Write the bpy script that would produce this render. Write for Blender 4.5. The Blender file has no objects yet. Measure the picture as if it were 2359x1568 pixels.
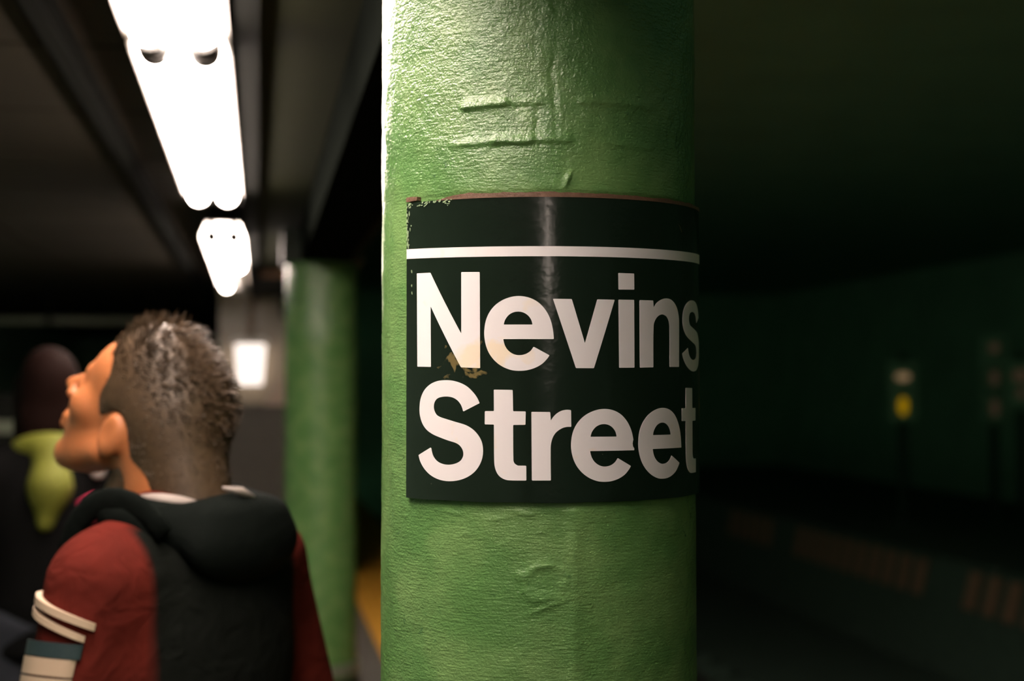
import bpy, bmesh, math, random
import numpy as np
from mathutils import Vector, Matrix

random.seed(7)
rng = np.random.default_rng(11)
scene = bpy.context.scene
C = scene.collection

# ------------------------------------------------------------------ camera, world, exposure
CAM_H = 1.6
YAW = math.radians(10.167)
PITCH = math.radians(1.783)
cam_data = bpy.data.cameras.new('camera')
cam_data.sensor_width = 36.0
cam_data.lens = 50.0
cam_data.clip_start = 0.05
cam_data.clip_end = 200
cam_data.dof.use_dof = True
cam_data.dof.focus_distance = 1.355
cam_data.dof.aperture_fstop = 3.4
cam = bpy.data.objects.new('camera', cam_data)
cam.location = (0, 0, CAM_H)
cam.rotation_euler = (math.pi / 2 + PITCH, 0, -YAW)
C.objects.link(cam)
scene.camera = cam

world = bpy.data.worlds.new('world')
scene.world = world
world.use_nodes = True
bg = world.node_tree.nodes['Background']
bg.inputs['Color'].default_value = (0.50, 1.0, 0.56, 1)
bg.inputs['Strength'].default_value = 0.065

scene.view_settings.view_transform = 'Standard'
scene.view_settings.look = 'None'
scene.view_settings.gamma = 1.0
scene.view_settings.use_curve_mapping = False
scene.view_settings.exposure = 0.0

TUBE_COLOR = (1.0, 0.83, 0.72)
TUBE_STRENGTH = 42.0

# ------------------------------------------------------------------ helpers
def tag(o, label=None, cat=None, group=None, kind=None):
    if label: o['label'] = label
    if cat: o['category'] = cat
    if group: o['group'] = group
    if kind: o['kind'] = kind
    return o

def empty(name, loc=(0, 0, 0), rz=0.0):
    o = bpy.data.objects.new(name, None)
    o.location = loc
    o.rotation_euler = (0, 0, rz)
    o.empty_display_size = 0.1
    C.objects.link(o)
    return o

def link(name, me, mat, parent=None, smooth=False):
    o = bpy.data.objects.new(name, me)
    C.objects.link(o)
    if mat is not None and len(me.materials) == 0:
        me.materials.append(mat)
    if parent is not None:
        o.parent = parent
    if smooth:
        me.polygons.foreach_set('use_smooth', [True] * len(me.polygons))
    return o

class MB:
    """collects simple solids into one mesh"""
    def __init__(self):
        self.v = []; self.f = []
    def box(self, x0, x1, y0, y1, z0, z1):
        b = len(self.v)
        self.v += [(x0,y0,z0),(x1,y0,z0),(x1,y1,z0),(x0,y1,z0),(x0,y0,z1),(x1,y0,z1),(x1,y1,z1),(x0,y1,z1)]
        self.f += [tuple(b+i for i in q) for q in ((0,3,2,1),(4,5,6,7),(0,1,5,4),(1,2,6,5),(2,3,7,6),(3,0,4,7))]
        return self
    def poly_prism(self, pts, y0, y1):
        """pts are (x,z) counter-clockwise seen from -y; extruded from y0 to y1"""
        b = len(self.v); n = len(pts)
        self.v += [(x, y0, z) for x, z in pts] + [(x, y1, z) for x, z in pts]
        self.f += [tuple(b+i for i in range(n)), tuple(b+n+i for i in reversed(range(n)))]
        for i in range(n):
            j = (i+1) % n
            self.f.append((b+j, b+i, b+n+i, b+n+j))
        return self
    def tube(self, pts, r, n=12, caps=True, flat=1.0, up=(0,0,1)):
        """tube along pts; r scalar or list; flat squeezes one cross axis"""
        pts = [Vector(p) for p in pts]
        rs = r if isinstance(r, (list, tuple)) else [r]*len(pts)
        b = len(self.v)
        up = Vector(up)
        for i, p in enumerate(pts):
            a = pts[max(i-1, 0)]; c = pts[min(i+1, len(pts)-1)]
            t = (c-a).normalized()
            u = up if abs(t.dot(up)) < 0.95 else Vector((1,0,0))
            s = t.cross(u).normalized(); w = s.cross(t).normalized()
            for k in range(n):
                an = 2*math.pi*k/n
                q = p + s*math.cos(an)*rs[i] + w*math.sin(an)*rs[i]*flat
                self.v.append(tuple(q))
        m = len(pts)
        for i in range(m-1):
            for k in range(n):
                k2 = (k+1) % n
                self.f.append((b+i*n+k, b+i*n+k2, b+(i+1)*n+k2, b+(i+1)*n+k))
        if caps:
            self.f.append(tuple(b+k for k in reversed(range(n))))
            self.f.append(tuple(b+(m-1)*n+k for k in range(n)))
        return self
    def lathe(self, prof, cx=0, cy=0, n=48):
        """prof list of (r,z) from bottom to top"""
        b = len(self.v)
        for r, z in prof:
            for k in range(n):
                an = 2*math.pi*k/n
                self.v.append((cx+r*math.cos(an), cy+r*math.sin(an), z))
        for i in range(len(prof)-1):
            for k in range(n):
                k2 = (k+1) % n
                self.f.append((b+i*n+k, b+i*n+k2, b+(i+1)*n+k2, b+(i+1)*n+k))
        self.f.append(tuple(b+k for k in reversed(range(n))))
        self.f.append(tuple(b+(len(prof)-1)*n+k for k in range(n)))
        return self
    def mesh(self, name):
        me = bpy.data.meshes.new(name)
        me.from_pydata(self.v, [], self.f)
        me.update()
        return me
    def build(self, name, mat, parent=None, smooth=False, bevel=0.0):
        me = self.mesh(name)
        if bevel:
            bm = bmesh.new(); bm.from_mesh(me)
            bmesh.ops.bevel(bm, geom=list(bm.edges), offset=bevel, segments=2, affect='EDGES', profile=0.5)
            bm.to_mesh(me); bm.free()
        return link(name, me, mat, parent, smooth)

def mat(name, col, rough=0.6, metal=0.0, var=0.25, vscale=8.0, bump=0.0, bscale=60.0, spec=0.5, col2=None, coat=0.0, stretch=None):
    m = bpy.data.materials.new(name)
    m.use_nodes = True
    nt = m.node_tree; N = nt.nodes; L = nt.links
    p = N['Principled BSDF']
    p.inputs['Roughness'].default_value = rough
    p.inputs['Metallic'].default_value = metal
    p.inputs['Specular IOR Level'].default_value = spec
    p.inputs['Coat Weight'].default_value = coat
    tc = N.new('ShaderNodeTexCoord')
    src = tc.outputs['Object']
    if stretch:
        mp = N.new('ShaderNodeMapping'); mp.inputs['Scale'].default_value = stretch
        L.new(src, mp.inputs['Vector']); src = mp.outputs['Vector']
    nz = N.new('ShaderNodeTexNoise')
    nz.inputs['Scale'].default_value = vscale
    nz.inputs['Detail'].default_value = 5
    L.new(src, nz.inputs['Vector'])
    mx = N.new('ShaderNodeMix'); mx.data_type = 'RGBA'
    c2 = col2 if col2 else tuple(c*(1-var) for c in col)
    mx.inputs['A'].default_value = (*col, 1)
    mx.inputs['B'].default_value = (*c2, 1)
    L.new(nz.outputs['Fac'], mx.inputs['Factor'])
    L.new(mx.outputs['Result'], p.inputs['Base Color'])
    if bump:
        n2 = N.new('ShaderNodeTexNoise'); n2.inputs['Scale'].default_value = bscale; n2.inputs['Detail'].default_value = 4
        L.new(src, n2.inputs['Vector'])
        bp = N.new('ShaderNodeBump'); bp.inputs['Strength'].default_value = 1.0; bp.inputs['Distance'].default_value = bump
        L.new(n2.outputs['Fac'], bp.inputs['Height'])
        L.new(bp.outputs['Normal'], p.inputs['Normal'])
    return m

def emit(name, col, strength, base=(0.8, 0.8, 0.8)):
    m = bpy.data.materials.new(name)
    m.use_nodes = True
    p = m.node_tree.nodes['Principled BSDF']
    p.inputs['Base Color'].default_value = (*base, 1)
    p.inputs['Roughness'].default_value = 0.4
    p.inputs['Emission Color'].default_value = (*col, 1)
    p.inputs['Emission Strength'].default_value = strength
    return m

# smooth value noise on arrays
def vnoise(x, y, seed=0):
    def h(i, j):
        n = (i*374761393 + j*668265263 + seed*1274126177) & 0xffffffff
        n = ((n ^ (n >> 13)) * 1274126177) & 0xffffffff
        return ((n ^ (n >> 16)) & 0xffff) / 65535.0
    xi = np.floor(x).astype(np.int64); yi = np.floor(y).astype(np.int64)
    xf = x-xi; yf = y-yi
    u = xf*xf*(3-2*xf); w = yf*yf*(3-2*yf)
    a = h(xi, yi)*(1-u)+h(xi+1, yi)*u
    b = h(xi, yi+1)*(1-u)+h(xi+1, yi+1)*u
    return a*(1-w)+b*w - 0.5
def fbm(x, y, seed=0, oct=4):
    s = 0; a = 1.0
    for k in range(oct):
        s = s + a*vnoise(x*2**k, y*2**k, seed+k*17); a *= 0.5
    return s

# ---------------------------------------------------------------- signed distance modelling
class SDF:
    def __init__(self, lo, hi, h):
        self.lo = np.array(lo, float); self.h = h
        n = np.ceil((np.array(hi)-self.lo)/h).astype(int)+1
        self.n = n
        self.f = np.full(n, 0.5, np.float32)
        self.ax = [self.lo[i]+h*np.arange(n[i]) for i in range(3)]
        self.R = None; self.H = None; self.S = 1.0
    def frame(self, H=None, R=None, S=1.0):
        self.H = None if H is None else np.array(H, float); self.R = R; self.S = S
    def w(self, p):
        p = np.array(p, float)
        return p if self.H is None else self.H + self.S*(self.R @ p)
    def sub(self, lo, hi):
        i0 = np.clip(np.floor((np.array(lo)-self.lo)/self.h).astype(int), 0, self.n-1)
        i1 = np.clip(np.ceil((np.array(hi)-self.lo)/self.h).astype(int)+1, 1, self.n)
        sl = tuple(slice(a, b) for a, b in zip(i0, i1))
        G = np.meshgrid(*[self.ax[i][sl[i]] for i in range(3)], indexing='ij')
        return sl, np.stack(G, -1)
    def local(self, P):
        if self.H is None: return P
        return ((P-self.H) @ self.R)/self.S
    def comb(self, sl, d, k, mode):
        a = self.f[sl]; d = d.astype(np.float32)
        if mode == 'sub':
            d = -d
            if k > 0:
                h = np.clip(0.5-0.5*(d-a)/k, 0, 1); r = d*(1-h)+a*h  # placeholder for smooth max
                r = np.maximum(a, d) + k*np.clip(1-np.abs(a-d)/k, 0, 1)**2*0.25
            else: r = np.maximum(a, d)
        else:
            if k > 0:
                r = np.minimum(a, d) - k*np.clip(1-np.abs(a-d)/k, 0, 1)**2*0.25
            else: r = np.minimum(a, d)
        self.f[sl] = r
    def ell(self, c, r, k=0.02, mode='add', rot=None):
        c = np.array(c, float); r = np.array(r, float)
        wc = self.w(c); m = r.max()*self.S + max(k, 0)+0.03
        sl, P = self.sub(wc-m, wc+m)
        q = self.local(P)-c
        if rot is not None: q = q @ rot
        k0 = np.linalg.norm(q/r, axis=-1); k1 = np.linalg.norm(q/(r*r), axis=-1)+1e-9
        self.comb(sl, k0*(k0-1)/k1*self.S, k, mode)
    def cone(self, a, b, r1, r2, k=0.02, mode='add'):
        a = np.array(a, float); b = np.array(b, float)
        wa, wb = self.w(a), self.w(b); m = max(r1, r2)*self.S+max(k, 0)+0.03
        sl, P = self.sub(np.minimum(wa, wb)-m, np.maximum(wa, wb)+m)
        q = self.local(P)-a; ab = b-a
        t = np.clip((q @ ab)/(ab @ ab + 1e-12), 0, 1)
        d = np.linalg.norm(q-t[..., None]*ab, axis=-1)-(r1+(r2-r1)*t)
        self.comb(sl, d*self.S, k, mode)
    def mesh(self, name):
        v, q = surface_nets(self.f, self.lo, self.h)
        me = bpy.data.meshes.new(name)
        me.vertices.add(len(v)); me.vertices.foreach_set('co', v.astype(np.float32).ravel())
        me.loops.add(len(q)*4); me.loops.foreach_set('vertex_index', q.astype(np.int32).ravel())
        me.polygons.add(len(q)); me.polygons.foreach_set('loop_start', np.arange(0, len(q)*4, 4, dtype=np.int32))
        me.update(calc_edges=True)
        me.validate()
        return me

def surface_nets(f, lo, h):
    ins = f < 0
    nx, ny, nz = f.shape
    cs = (nx-1, ny-1, nz-1)
    acc = np.zeros(cs+(3,), np.float32); cnt = np.zeros(cs, np.float32)
    def crn(A, d): return A[d[0]:d[0]+cs[0], d[1]:d[1]+cs[1], d[2]:d[2]+cs[2]]
    for ax in range(3):
        o = [i for i in range(3) if i != ax]
        for u in (0, 1):
            for w in (0, 1):
                d0 = [0, 0, 0]; d0[o[0]] = u; d0[o[1]] = w
                d1 = list(d0); d1[ax] = 1
                fa, fb = crn(f, d0), crn(f, d1)
                m = crn(ins, d0) != crn(ins, d1)
                t = np.where(m, fa/np.where(m, fa-fb, 1), 0)
                acc[..., ax] += np.where(m, t, 0)
                acc[..., o[0]] += m*u; acc[..., o[1]] += m*w
                cnt += m
    act = cnt > 0
    idx = np.full(cs, -1, np.int64); idx[act] = np.arange(act.sum())
    ij = np.argwhere(act)
    v = (ij + acc[act]/cnt[act][:, None])*h + lo
    quads = []
    for ax in range(3):
        o = [(ax+1) % 3, (ax+2) % 3]
        sl0 = [slice(1, -1)]*3; sl0[ax] = slice(0, -1)
        sl1 = [slice(1, -1)]*3; sl1[ax] = slice(1, None)
        a, b = ins[tuple(sl0)], ins[tuple(sl1)]
        off = np.array([1, 1, 1]); off[ax] = 0
        for sign in (0, 1):
            e = np.argwhere((a & ~b) if sign == 0 else (~a & b))
            if len(e) == 0: continue
            e = e + off
            c = []
            for du, dw in ((-1, -1), (0, -1), (0, 0), (-1, 0)):
                g = e.copy(); g[:, o[0]] += du; g[:, o[1]] += dw
                c.append(idx[g[:, 0], g[:, 1], g[:, 2]])
            q = np.stack(c, 1)
            if sign == 1: q = q[:, ::-1]
            quads.append(q)
    q = np.concatenate(quads)
    q = q[(q >= 0).all(1)]
    return v, q

# pixel of the 2359x1568 photograph at a depth -> point (used only to place things in the hall)
def at(px, py, depth):
    fw = Vector((math.sin(YAW)*math.cos(PITCH), math.cos(YAW)*math.cos(PITCH), math.sin(PITCH)))
    rt = Vector((math.cos(YAW), -math.sin(YAW), 0)); up = rt.cross(fw)
    return Vector((0, 0, CAM_H)) + (fw + rt*((px-1179.5)/3276.0) - up*((py-784)/3276.0))*depth

# ------------------------------------------------------------------ materials
M = {}
M['floor'] = mat('platform_concrete', (0.075, 0.068, 0.055), 0.7, var=0.45, vscale=3, bump=0.002, bscale=80)
M['bed'] = mat('track_bed_ballast', (0.09, 0.15, 0.11), 0.95, var=0.5, vscale=12, bump=0.01, bscale=25)
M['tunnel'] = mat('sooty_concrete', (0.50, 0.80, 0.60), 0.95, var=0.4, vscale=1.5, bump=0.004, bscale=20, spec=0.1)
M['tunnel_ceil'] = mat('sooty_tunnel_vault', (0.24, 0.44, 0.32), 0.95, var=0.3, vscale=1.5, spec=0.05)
M['ceil'] = mat('stained_ceiling_paint', (0.036, 0.029, 0.017), 0.8, var=0.35, vscale=2.5, bump=0.001, bscale=30, spec=0.2)
M['ceil_base'] = mat('dark_ceiling_concrete', (0.03, 0.03, 0.025), 0.9, var=0.3, spec=0.1)
M['girder'] = mat('olive_girder_paint', (0.022, 0.025, 0.009), 0.8, var=0.35, vscale=4, spec=0.1)
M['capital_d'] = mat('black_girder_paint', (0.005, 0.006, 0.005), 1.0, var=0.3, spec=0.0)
M['dark'] = mat('dark_painted_steel', (0.012, 0.013, 0.011), 0.8, var=0.3, spec=0.06)
M['yellow'] = mat('yellow_tactile_rubber', (0.62, 0.30, 0.02), 0.6, var=0.4, vscale=5, bump=0.0005, bscale=120)
M['tray'] = mat('white_enamel_reflector', (0.8, 0.76, 0.72), 0.35, var=0.06)
M['tube'] = emit('fluorescent_glow', TUBE_COLOR, TUBE_STRENGTH)
M['tube_dim'] = emit('dimmed_fluorescent_glow', TUBE_COLOR, TUBE_STRENGTH*0.12)  # unseen tubes turned down to keep the camera side dark
M['deadtube'] = mat('unlit_tube_glass', (0.6, 0.58, 0.55), 0.25, var=0.05)
M['socket'] = mat('tube_socket_plastic', (0.035, 0.03, 0.026), 0.45)
M['pipe'] = mat('grey_green_pipe_paint', (0.16, 0.18, 0.13), 0.45, var=0.2)
M['cable'] = mat('black_cable_rubber', (0.02, 0.02, 0.02), 0.6)
M['cream'] = mat('pale_enamel_wall', (0.42, 0.34, 0.24), 0.28, var=0.3, vscale=3)
M['wains'] = mat('grey_brown_wall_tile', (0.10, 0.085, 0.07), 0.5, var=0.3)
M['rust'] = mat('orange_brown_primer', (0.30, 0.15, 0.07), 0.6, var=0.4)
M['pinklit'] = mat('pinkish_lit_tone', (0.62, 0.46, 0.38), 0.5, var=0.15)  # pale tone painting a lit patch and a reflection on the end wall
M['slat'] = mat('reddish_weathered_board', (0.42, 0.24, 0.15), 0.8, var=0.4, vscale=4)
M['rail'] = mat('rail_steel', (0.10, 0.09, 0.08), 0.4, metal=0.6)

# ------------------------------------------------------------------ the hall
def struct(name, mb, m, label, **kw):
    o = mb.build(name, m, **kw)
    return tag(o, label, kind='structure')

struct('floor', MB().box(-3.2, 0.735, -11, 27, -0.25, 0.0), M['floor'], 'dark worn concrete platform floor')
edge = struct('trim_1', MB().box(0.735, 1.43, -11, 27, -0.25, -0.012), M['floor'], 'platform edge slab under the yellow warning strip')
# yellow tactile tiles with domes, one object per tile
tm = MB().box(0.737, 1.428, 0.003, 0.607, -0.012, 0.0)
for i in range(9):
    for j in range(8):
        cx = 0.775+0.077*i; cy = 0.04+0.0755*j
        b = len(tm.v)
        for r, z in ((0.017, 0.0), (0.010, 0.006)):
            for k in range(6):
                a = math.pi/3*k
                tm.v.append((cx+r*math.cos(a), cy+r*math.sin(a), z))
        for k in range(6):
            tm.f.append((b+k, b+(k+1) % 6, b+6+(k+1) % 6, b+6+k))
        tm.f.append(tuple(b+6+k for k in range(6)))
tile_me = tm.mesh('tactile_tile')
for k in range(-3, 42):
    t = link('tactile_tile', tile_me, M['yellow'], edge)
    t.location = (0, k*0.61, 0)

struct('floor_trackbed', MB().box(1.43, 6.3, -11, 30, -1.4, -1.1), M['bed'], 'black track bed beside the platform')
tb = bpy.data.objects['floor_trackbed']
tie_me = MB().box(1.7, 4.3, 0, 0.22, -1.1, -1.0).mesh('tie')
for k in range(16, 44):
    link('tie', tie_me, M['bed'], tb).location = (0, k*0.6, 0)
rail_p = [(-0.07, -1.0), (0.07, -1.0), (0.07, -0.985), (0.012, -0.97), (0.012, -0.9), (0.035, -0.89), (0.035, -0.86), (-0.035, -0.86), (-0.035, -0.89), (-0.012, -0.9), (-0.012, -0.97), (-0.07, -0.985)]
rail_me = MB().poly_prism(rail_p, -11, 29).mesh('rail')
for x in (2.25, 3.7):
    link('rail', rail_me, M['rail'], tb).location = (x, 0, 0)
struct('floor_far_platform', MB().box(6.3, 10.2, -11, 30, -1.4, 0.0), M['bed'], 'dark platform on the far side of the tracks')
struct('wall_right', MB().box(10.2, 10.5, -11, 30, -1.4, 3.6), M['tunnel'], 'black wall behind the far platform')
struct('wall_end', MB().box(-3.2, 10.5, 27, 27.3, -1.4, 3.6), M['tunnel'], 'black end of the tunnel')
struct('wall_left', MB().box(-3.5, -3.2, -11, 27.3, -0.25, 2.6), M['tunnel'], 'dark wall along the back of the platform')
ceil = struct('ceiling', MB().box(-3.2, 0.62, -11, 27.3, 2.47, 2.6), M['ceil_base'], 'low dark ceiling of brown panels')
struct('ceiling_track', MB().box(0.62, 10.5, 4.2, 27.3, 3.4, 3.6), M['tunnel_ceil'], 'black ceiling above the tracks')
# ceiling panels with open joints
pm = MB().box(0.008, 0.892, 0.012, 0.868, 2.446, 2.47).mesh('panel')
for iy in range(0, 22):
    for x0 in (-3.16, -2.26, -1.36):
        link('panel', pm, M['ceil'], ceil).location = (x0, 1.02+iy*0.88, 0)
pm2 = MB().box(-0.452, 0.19, 0.012, 0.868, 2.446, 2.47).mesh('panel')
for iy in range(0, 22):
    link('panel', pm2, M['ceil'], ceil).location = (0, 1.02+iy*0.88, 0)
# longitudinal girder on the columns: bottom flange, web, top flange
struct('trim_2', MB().box(0.002, 0.56, -11, 27, 2.33, 2.47), M['girder'], 'olive painted soffit above the columns')
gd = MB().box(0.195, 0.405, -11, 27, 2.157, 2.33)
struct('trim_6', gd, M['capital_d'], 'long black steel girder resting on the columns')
struct('trim_3', MB().box(-0.056, 0.002, -11, 12, 2.315, 2.446), M['dark'], 'dark cable raceway beside the light row')
struct('trim_4', MB().box(-0.52, -0.44, -11, 12, 2.425, 2.446).box(-0.50, -0.46, -11, 12, 2.41, 2.425), M['dark'], 'dark channel running along the ceiling panels')
struct('shade_box', MB().box(-0.036, 0.002, -3.2, 1.93, 2.166, 2.315), M['dark'], 'unseen box added beside the nearest light fixture to shade the near column')  # added out of view to keep the near column's upper right dark
# stair enclosure at the end of the platform
we = struct('wall_enclosure', MB().box(-0.31, 0.80, 12.0, 12.25, 1.43, 2.47), M['cream'], 'pale enamel wall panel at the end of the light row')
MB().box(-0.31, 0.80, 11.985, 12.25, 0.0, 1.425).build('wainscot', M['wains'], we)
MB().box(-0.325, 0.80, 11.97, 12.0, 2.36, 2.44).build('top_strip', M['tray'], we)
MB().box(-0.325, 0.80, 11.965, 12.0, 1.405, 1.44).build('rail_moulding', M['wains'], we)

# ------------------------------------------------------------------ fluorescent fixtures
FX = -0.163
def make_fixture():
    root = empty('fluorescent_fixture', (FX, 0, 2.446))
    n = 2.45
    # origin at the fixture's mounting face, extends along +y from 0 to 2.45
    hb = MB().box(-0.070, 0.070, 0.0, n, -0.075, 0.0)
    hb.build('housing', M['dark'], root)
    tp = [(-0.105, -0.142), (-0.099, -0.142), (-0.075, -0.082), (0.075, -0.082), (0.099, -0.142), (0.105, -0.142), (0.080, -0.075), (-0.080, -0.075)]
    MB().poly_prism(tp, 0.0, n).build('reflector', M['tray'], root)
    for s in (-1, 1):
        # a thin tube with rounded ends
        y0, y1 = 0.055, n-0.055; r = 0.036
        pts = [(s*0.052, y0, -0.146), (s*0.052, y0+0.012, -0.146), (s*0.052, y0+0.035, -0.146), (s*0.052, y1-0.035, -0.146), (s*0.052, y1-0.012, -0.146), (s*0.052, y1, -0.146)]
        MB().tube(pts, [0.018, 0.030, r, r, 0.030, 0.018], 20).build('tube', M['tube'], root, smooth=True)
        for yy, d in ((0.0, 1), (n, -1)):
            MB().tube([(s*0.052, yy+d*0.004, -0.146), (s*0.052, yy+d*0.05, -0.146)], 0.034, 16).build('socket', M['socket'], root, smooth=False)
            MB().box(s*0.052-0.014, s*0.052+0.014, min(yy+d*0.004, yy+d*0.03), max(yy+d*0.004, yy+d*0.03), -0.146, -0.083).build('socket_bracket', M['socket'], root)
    return root
def copy_tree(o, parent=None):
    c = o.copy(); C.objects.link(c); c.parent = parent
    for ch in o.children: copy_tree(ch, c)
    return c
fx0 = make_fixture()
GRP = 'ceiling fluorescent fixtures in one row'
spots = [(3.0, 'twin fluorescent fixture with long white tubes above the man'),
         (0.25, 'twin fluorescent fixture cut off by the top edge of the photo'),
         (6.85, 'twin fluorescent fixture further along the row, before the green column in the distance'),
         (8.62, 'farthest fluorescent fixture in the row with only its left tube lit'),
         ]
for i, (y, lab) in enumerate(spots):
    o = fx0 if i == 0 else copy_tree(fx0)
    o.location.y = y
    o.scale.y = (1.0, 1.105, 0.72, 0.70)[i]
    tag(o, lab, 'light fixture', GRP)
    if i == 3:
        tubes = [c for c in o.children if c.name.startswith('tube')]
        rt_ = [c for c in tubes if sum(v.co.x for v in c.data.vertices) > 0][0]
        rt_.data = rt_.data.copy(); rt_.data.materials[0] = M['deadtube']
for y, lab in ((-2.28, 'unseen fluorescent fixture just behind the viewpoint, turned down'), (-5.7, 'bright fluorescent fixture of the same row well behind the viewpoint')):
    o = copy_tree(fx0); o.location.y = y
    tag(o, lab, 'light fixture', GRP)
    if y > -3:
        for c in o.children:
            if c.name.startswith('tube'):
                c.data = c.data.copy(); c.data.materials[0] = M['tube_dim']

# ------------------------------------------------------------------ green paint
def paint(name):
    m = bpy.data.materials.new(name); m.use_nodes = True
    nt = m.node_tree; N = nt.nodes; L = nt.links
    p = N['Principled BSDF']
    uv = N.new('ShaderNodeTexCoord').outputs['UV']
    def noise(scale, detail=4, stretch=None, rot=0.0, dist=0.0):
        src = uv
        if stretch or rot:
            mp = N.new('ShaderNodeMapping'); mp.inputs['Rotation'].default_value = (0, 0, rot)
            mp.inputs['Scale'].default_value = (*(stretch or (1, 1)), 1); L.new(uv, mp.inputs['Vector']); src = mp.outputs['Vector']
        n = N.new('ShaderNodeTexNoise'); n.inputs['Scale'].default_value = scale
        n.inputs['Detail'].default_value = detail; n.inputs['Distortion'].default_value = dist
        L.new(src, n.inputs['Vector']); return n.outputs['Fac']
    def math_(op, a, b=None, clamp=False):
        n = N.new('ShaderNodeMath'); n.operation = op; n.use_clamp = clamp
        for i, v in enumerate((a, b)):
            if v is None: continue
            if isinstance(v, (int, float)): n.inputs[i].default_value = v
            else: L.new(v, n.inputs[i])
        return n.outputs[0]
    def ramp(v, a, b):
        n = N.new('ShaderNodeMapRange'); n.interpolation_type = 'SMOOTHSTEP'
        n.inputs['From Min'].default_value = a; n.inputs['From Max'].default_value = b
        L.new(v, n.inputs['Value']); return n.outputs['Result']
    sep = N.new('ShaderNodeSeparateXYZ'); L.new(uv, sep.inputs[0])
    up = ramp(sep.outputs['Y'], 1.76, 1.86)
    # colour: layered greens with darker grime pits
    mx = N.new('ShaderNodeMix'); mx.data_type = 'RGBA'
    mx.inputs['A'].default_value = (0.084, 0.195, 0.055, 1); mx.inputs['B'].default_value = (0.135, 0.250, 0.082, 1)
    L.new(ramp(noise(14, 6), 0.35, 0.7), mx.inputs['Factor'])
    mx2 = N.new('ShaderNodeMix'); mx2.data_type = 'RGBA'; mx2.inputs['B'].default_value = (0.045, 0.12, 0.04, 1)
    L.new(mx.outputs['Result'], mx2.inputs['A'])
    pits = ramp(noise(120, 5, dist=0.5), 0.60, 0.76)
    L.new(math_('MULTIPLY', pits, ramp(noise(9, 2), 0.45, 0.65)), mx2.inputs['Factor'])
    L.new(mx2.outputs['Result'], p.inputs['Base Color'])
    L.new(ramp(noise(40, 4), 0.0, 1.0), p.inputs['Roughness'])
    rr = N.new('ShaderNodeMapRange'); rr.inputs['To Min'].default_value = 0.17; rr.inputs['To Max'].default_value = 0.29
    L.new(noise(40, 4), rr.inputs['Value']); L.new(rr.outputs['Result'], p.inputs['Roughness'])
    L.new(math_('ADD', math_('MULTIPLY', up, 0.72), 0.30), p.inputs['Specular IOR Level'])
    # relief: wrinkled skin above the sign, fine grain and brush strokes elsewhere
    wr = math_('MULTIPLY', noise(210, 5, dist=0.35), math_('ADD', math_('MULTIPLY', up, 0.75), 0.22))
    gr = math_('MULTIPLY', noise(430, 4), 0.55)
    br = math_('MULTIPLY', noise(1, 4, stretch=(70, 420), rot=0.18), 0.55)
    hgt = math_('ADD', math_('ADD', wr, gr), br)
    bp = N.new('ShaderNodeBump'); bp.inputs['Strength'].default_value = 1.0; bp.inputs['Distance'].default_value = 0.0016
    L.new(hgt, bp.inputs['Height']); L.new(bp.outputs['Normal'], p.inputs['Normal'])
    return m
M['paint'] = paint('green_column_paint')
M['capital'] = mat('dark_green_steel', (0.018, 0.028, 0.018), 0.6, spec=0.3)

# ------------------------------------------------------------------ columns
CX, CY, CR = 0.2932, 1.4776, 0.165
BASE_ANG = math.atan2(-CX, -CY)           # direction of arc length zero, measured from +y towards +x
def on_col(s, h, r):
    """arc length s (measured at radius 0.1693) and height h on the near column, local to its axis"""
    a = BASE_ANG - s/0.1693
    return (r*math.sin(a), r*math.cos(a), h)

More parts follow.
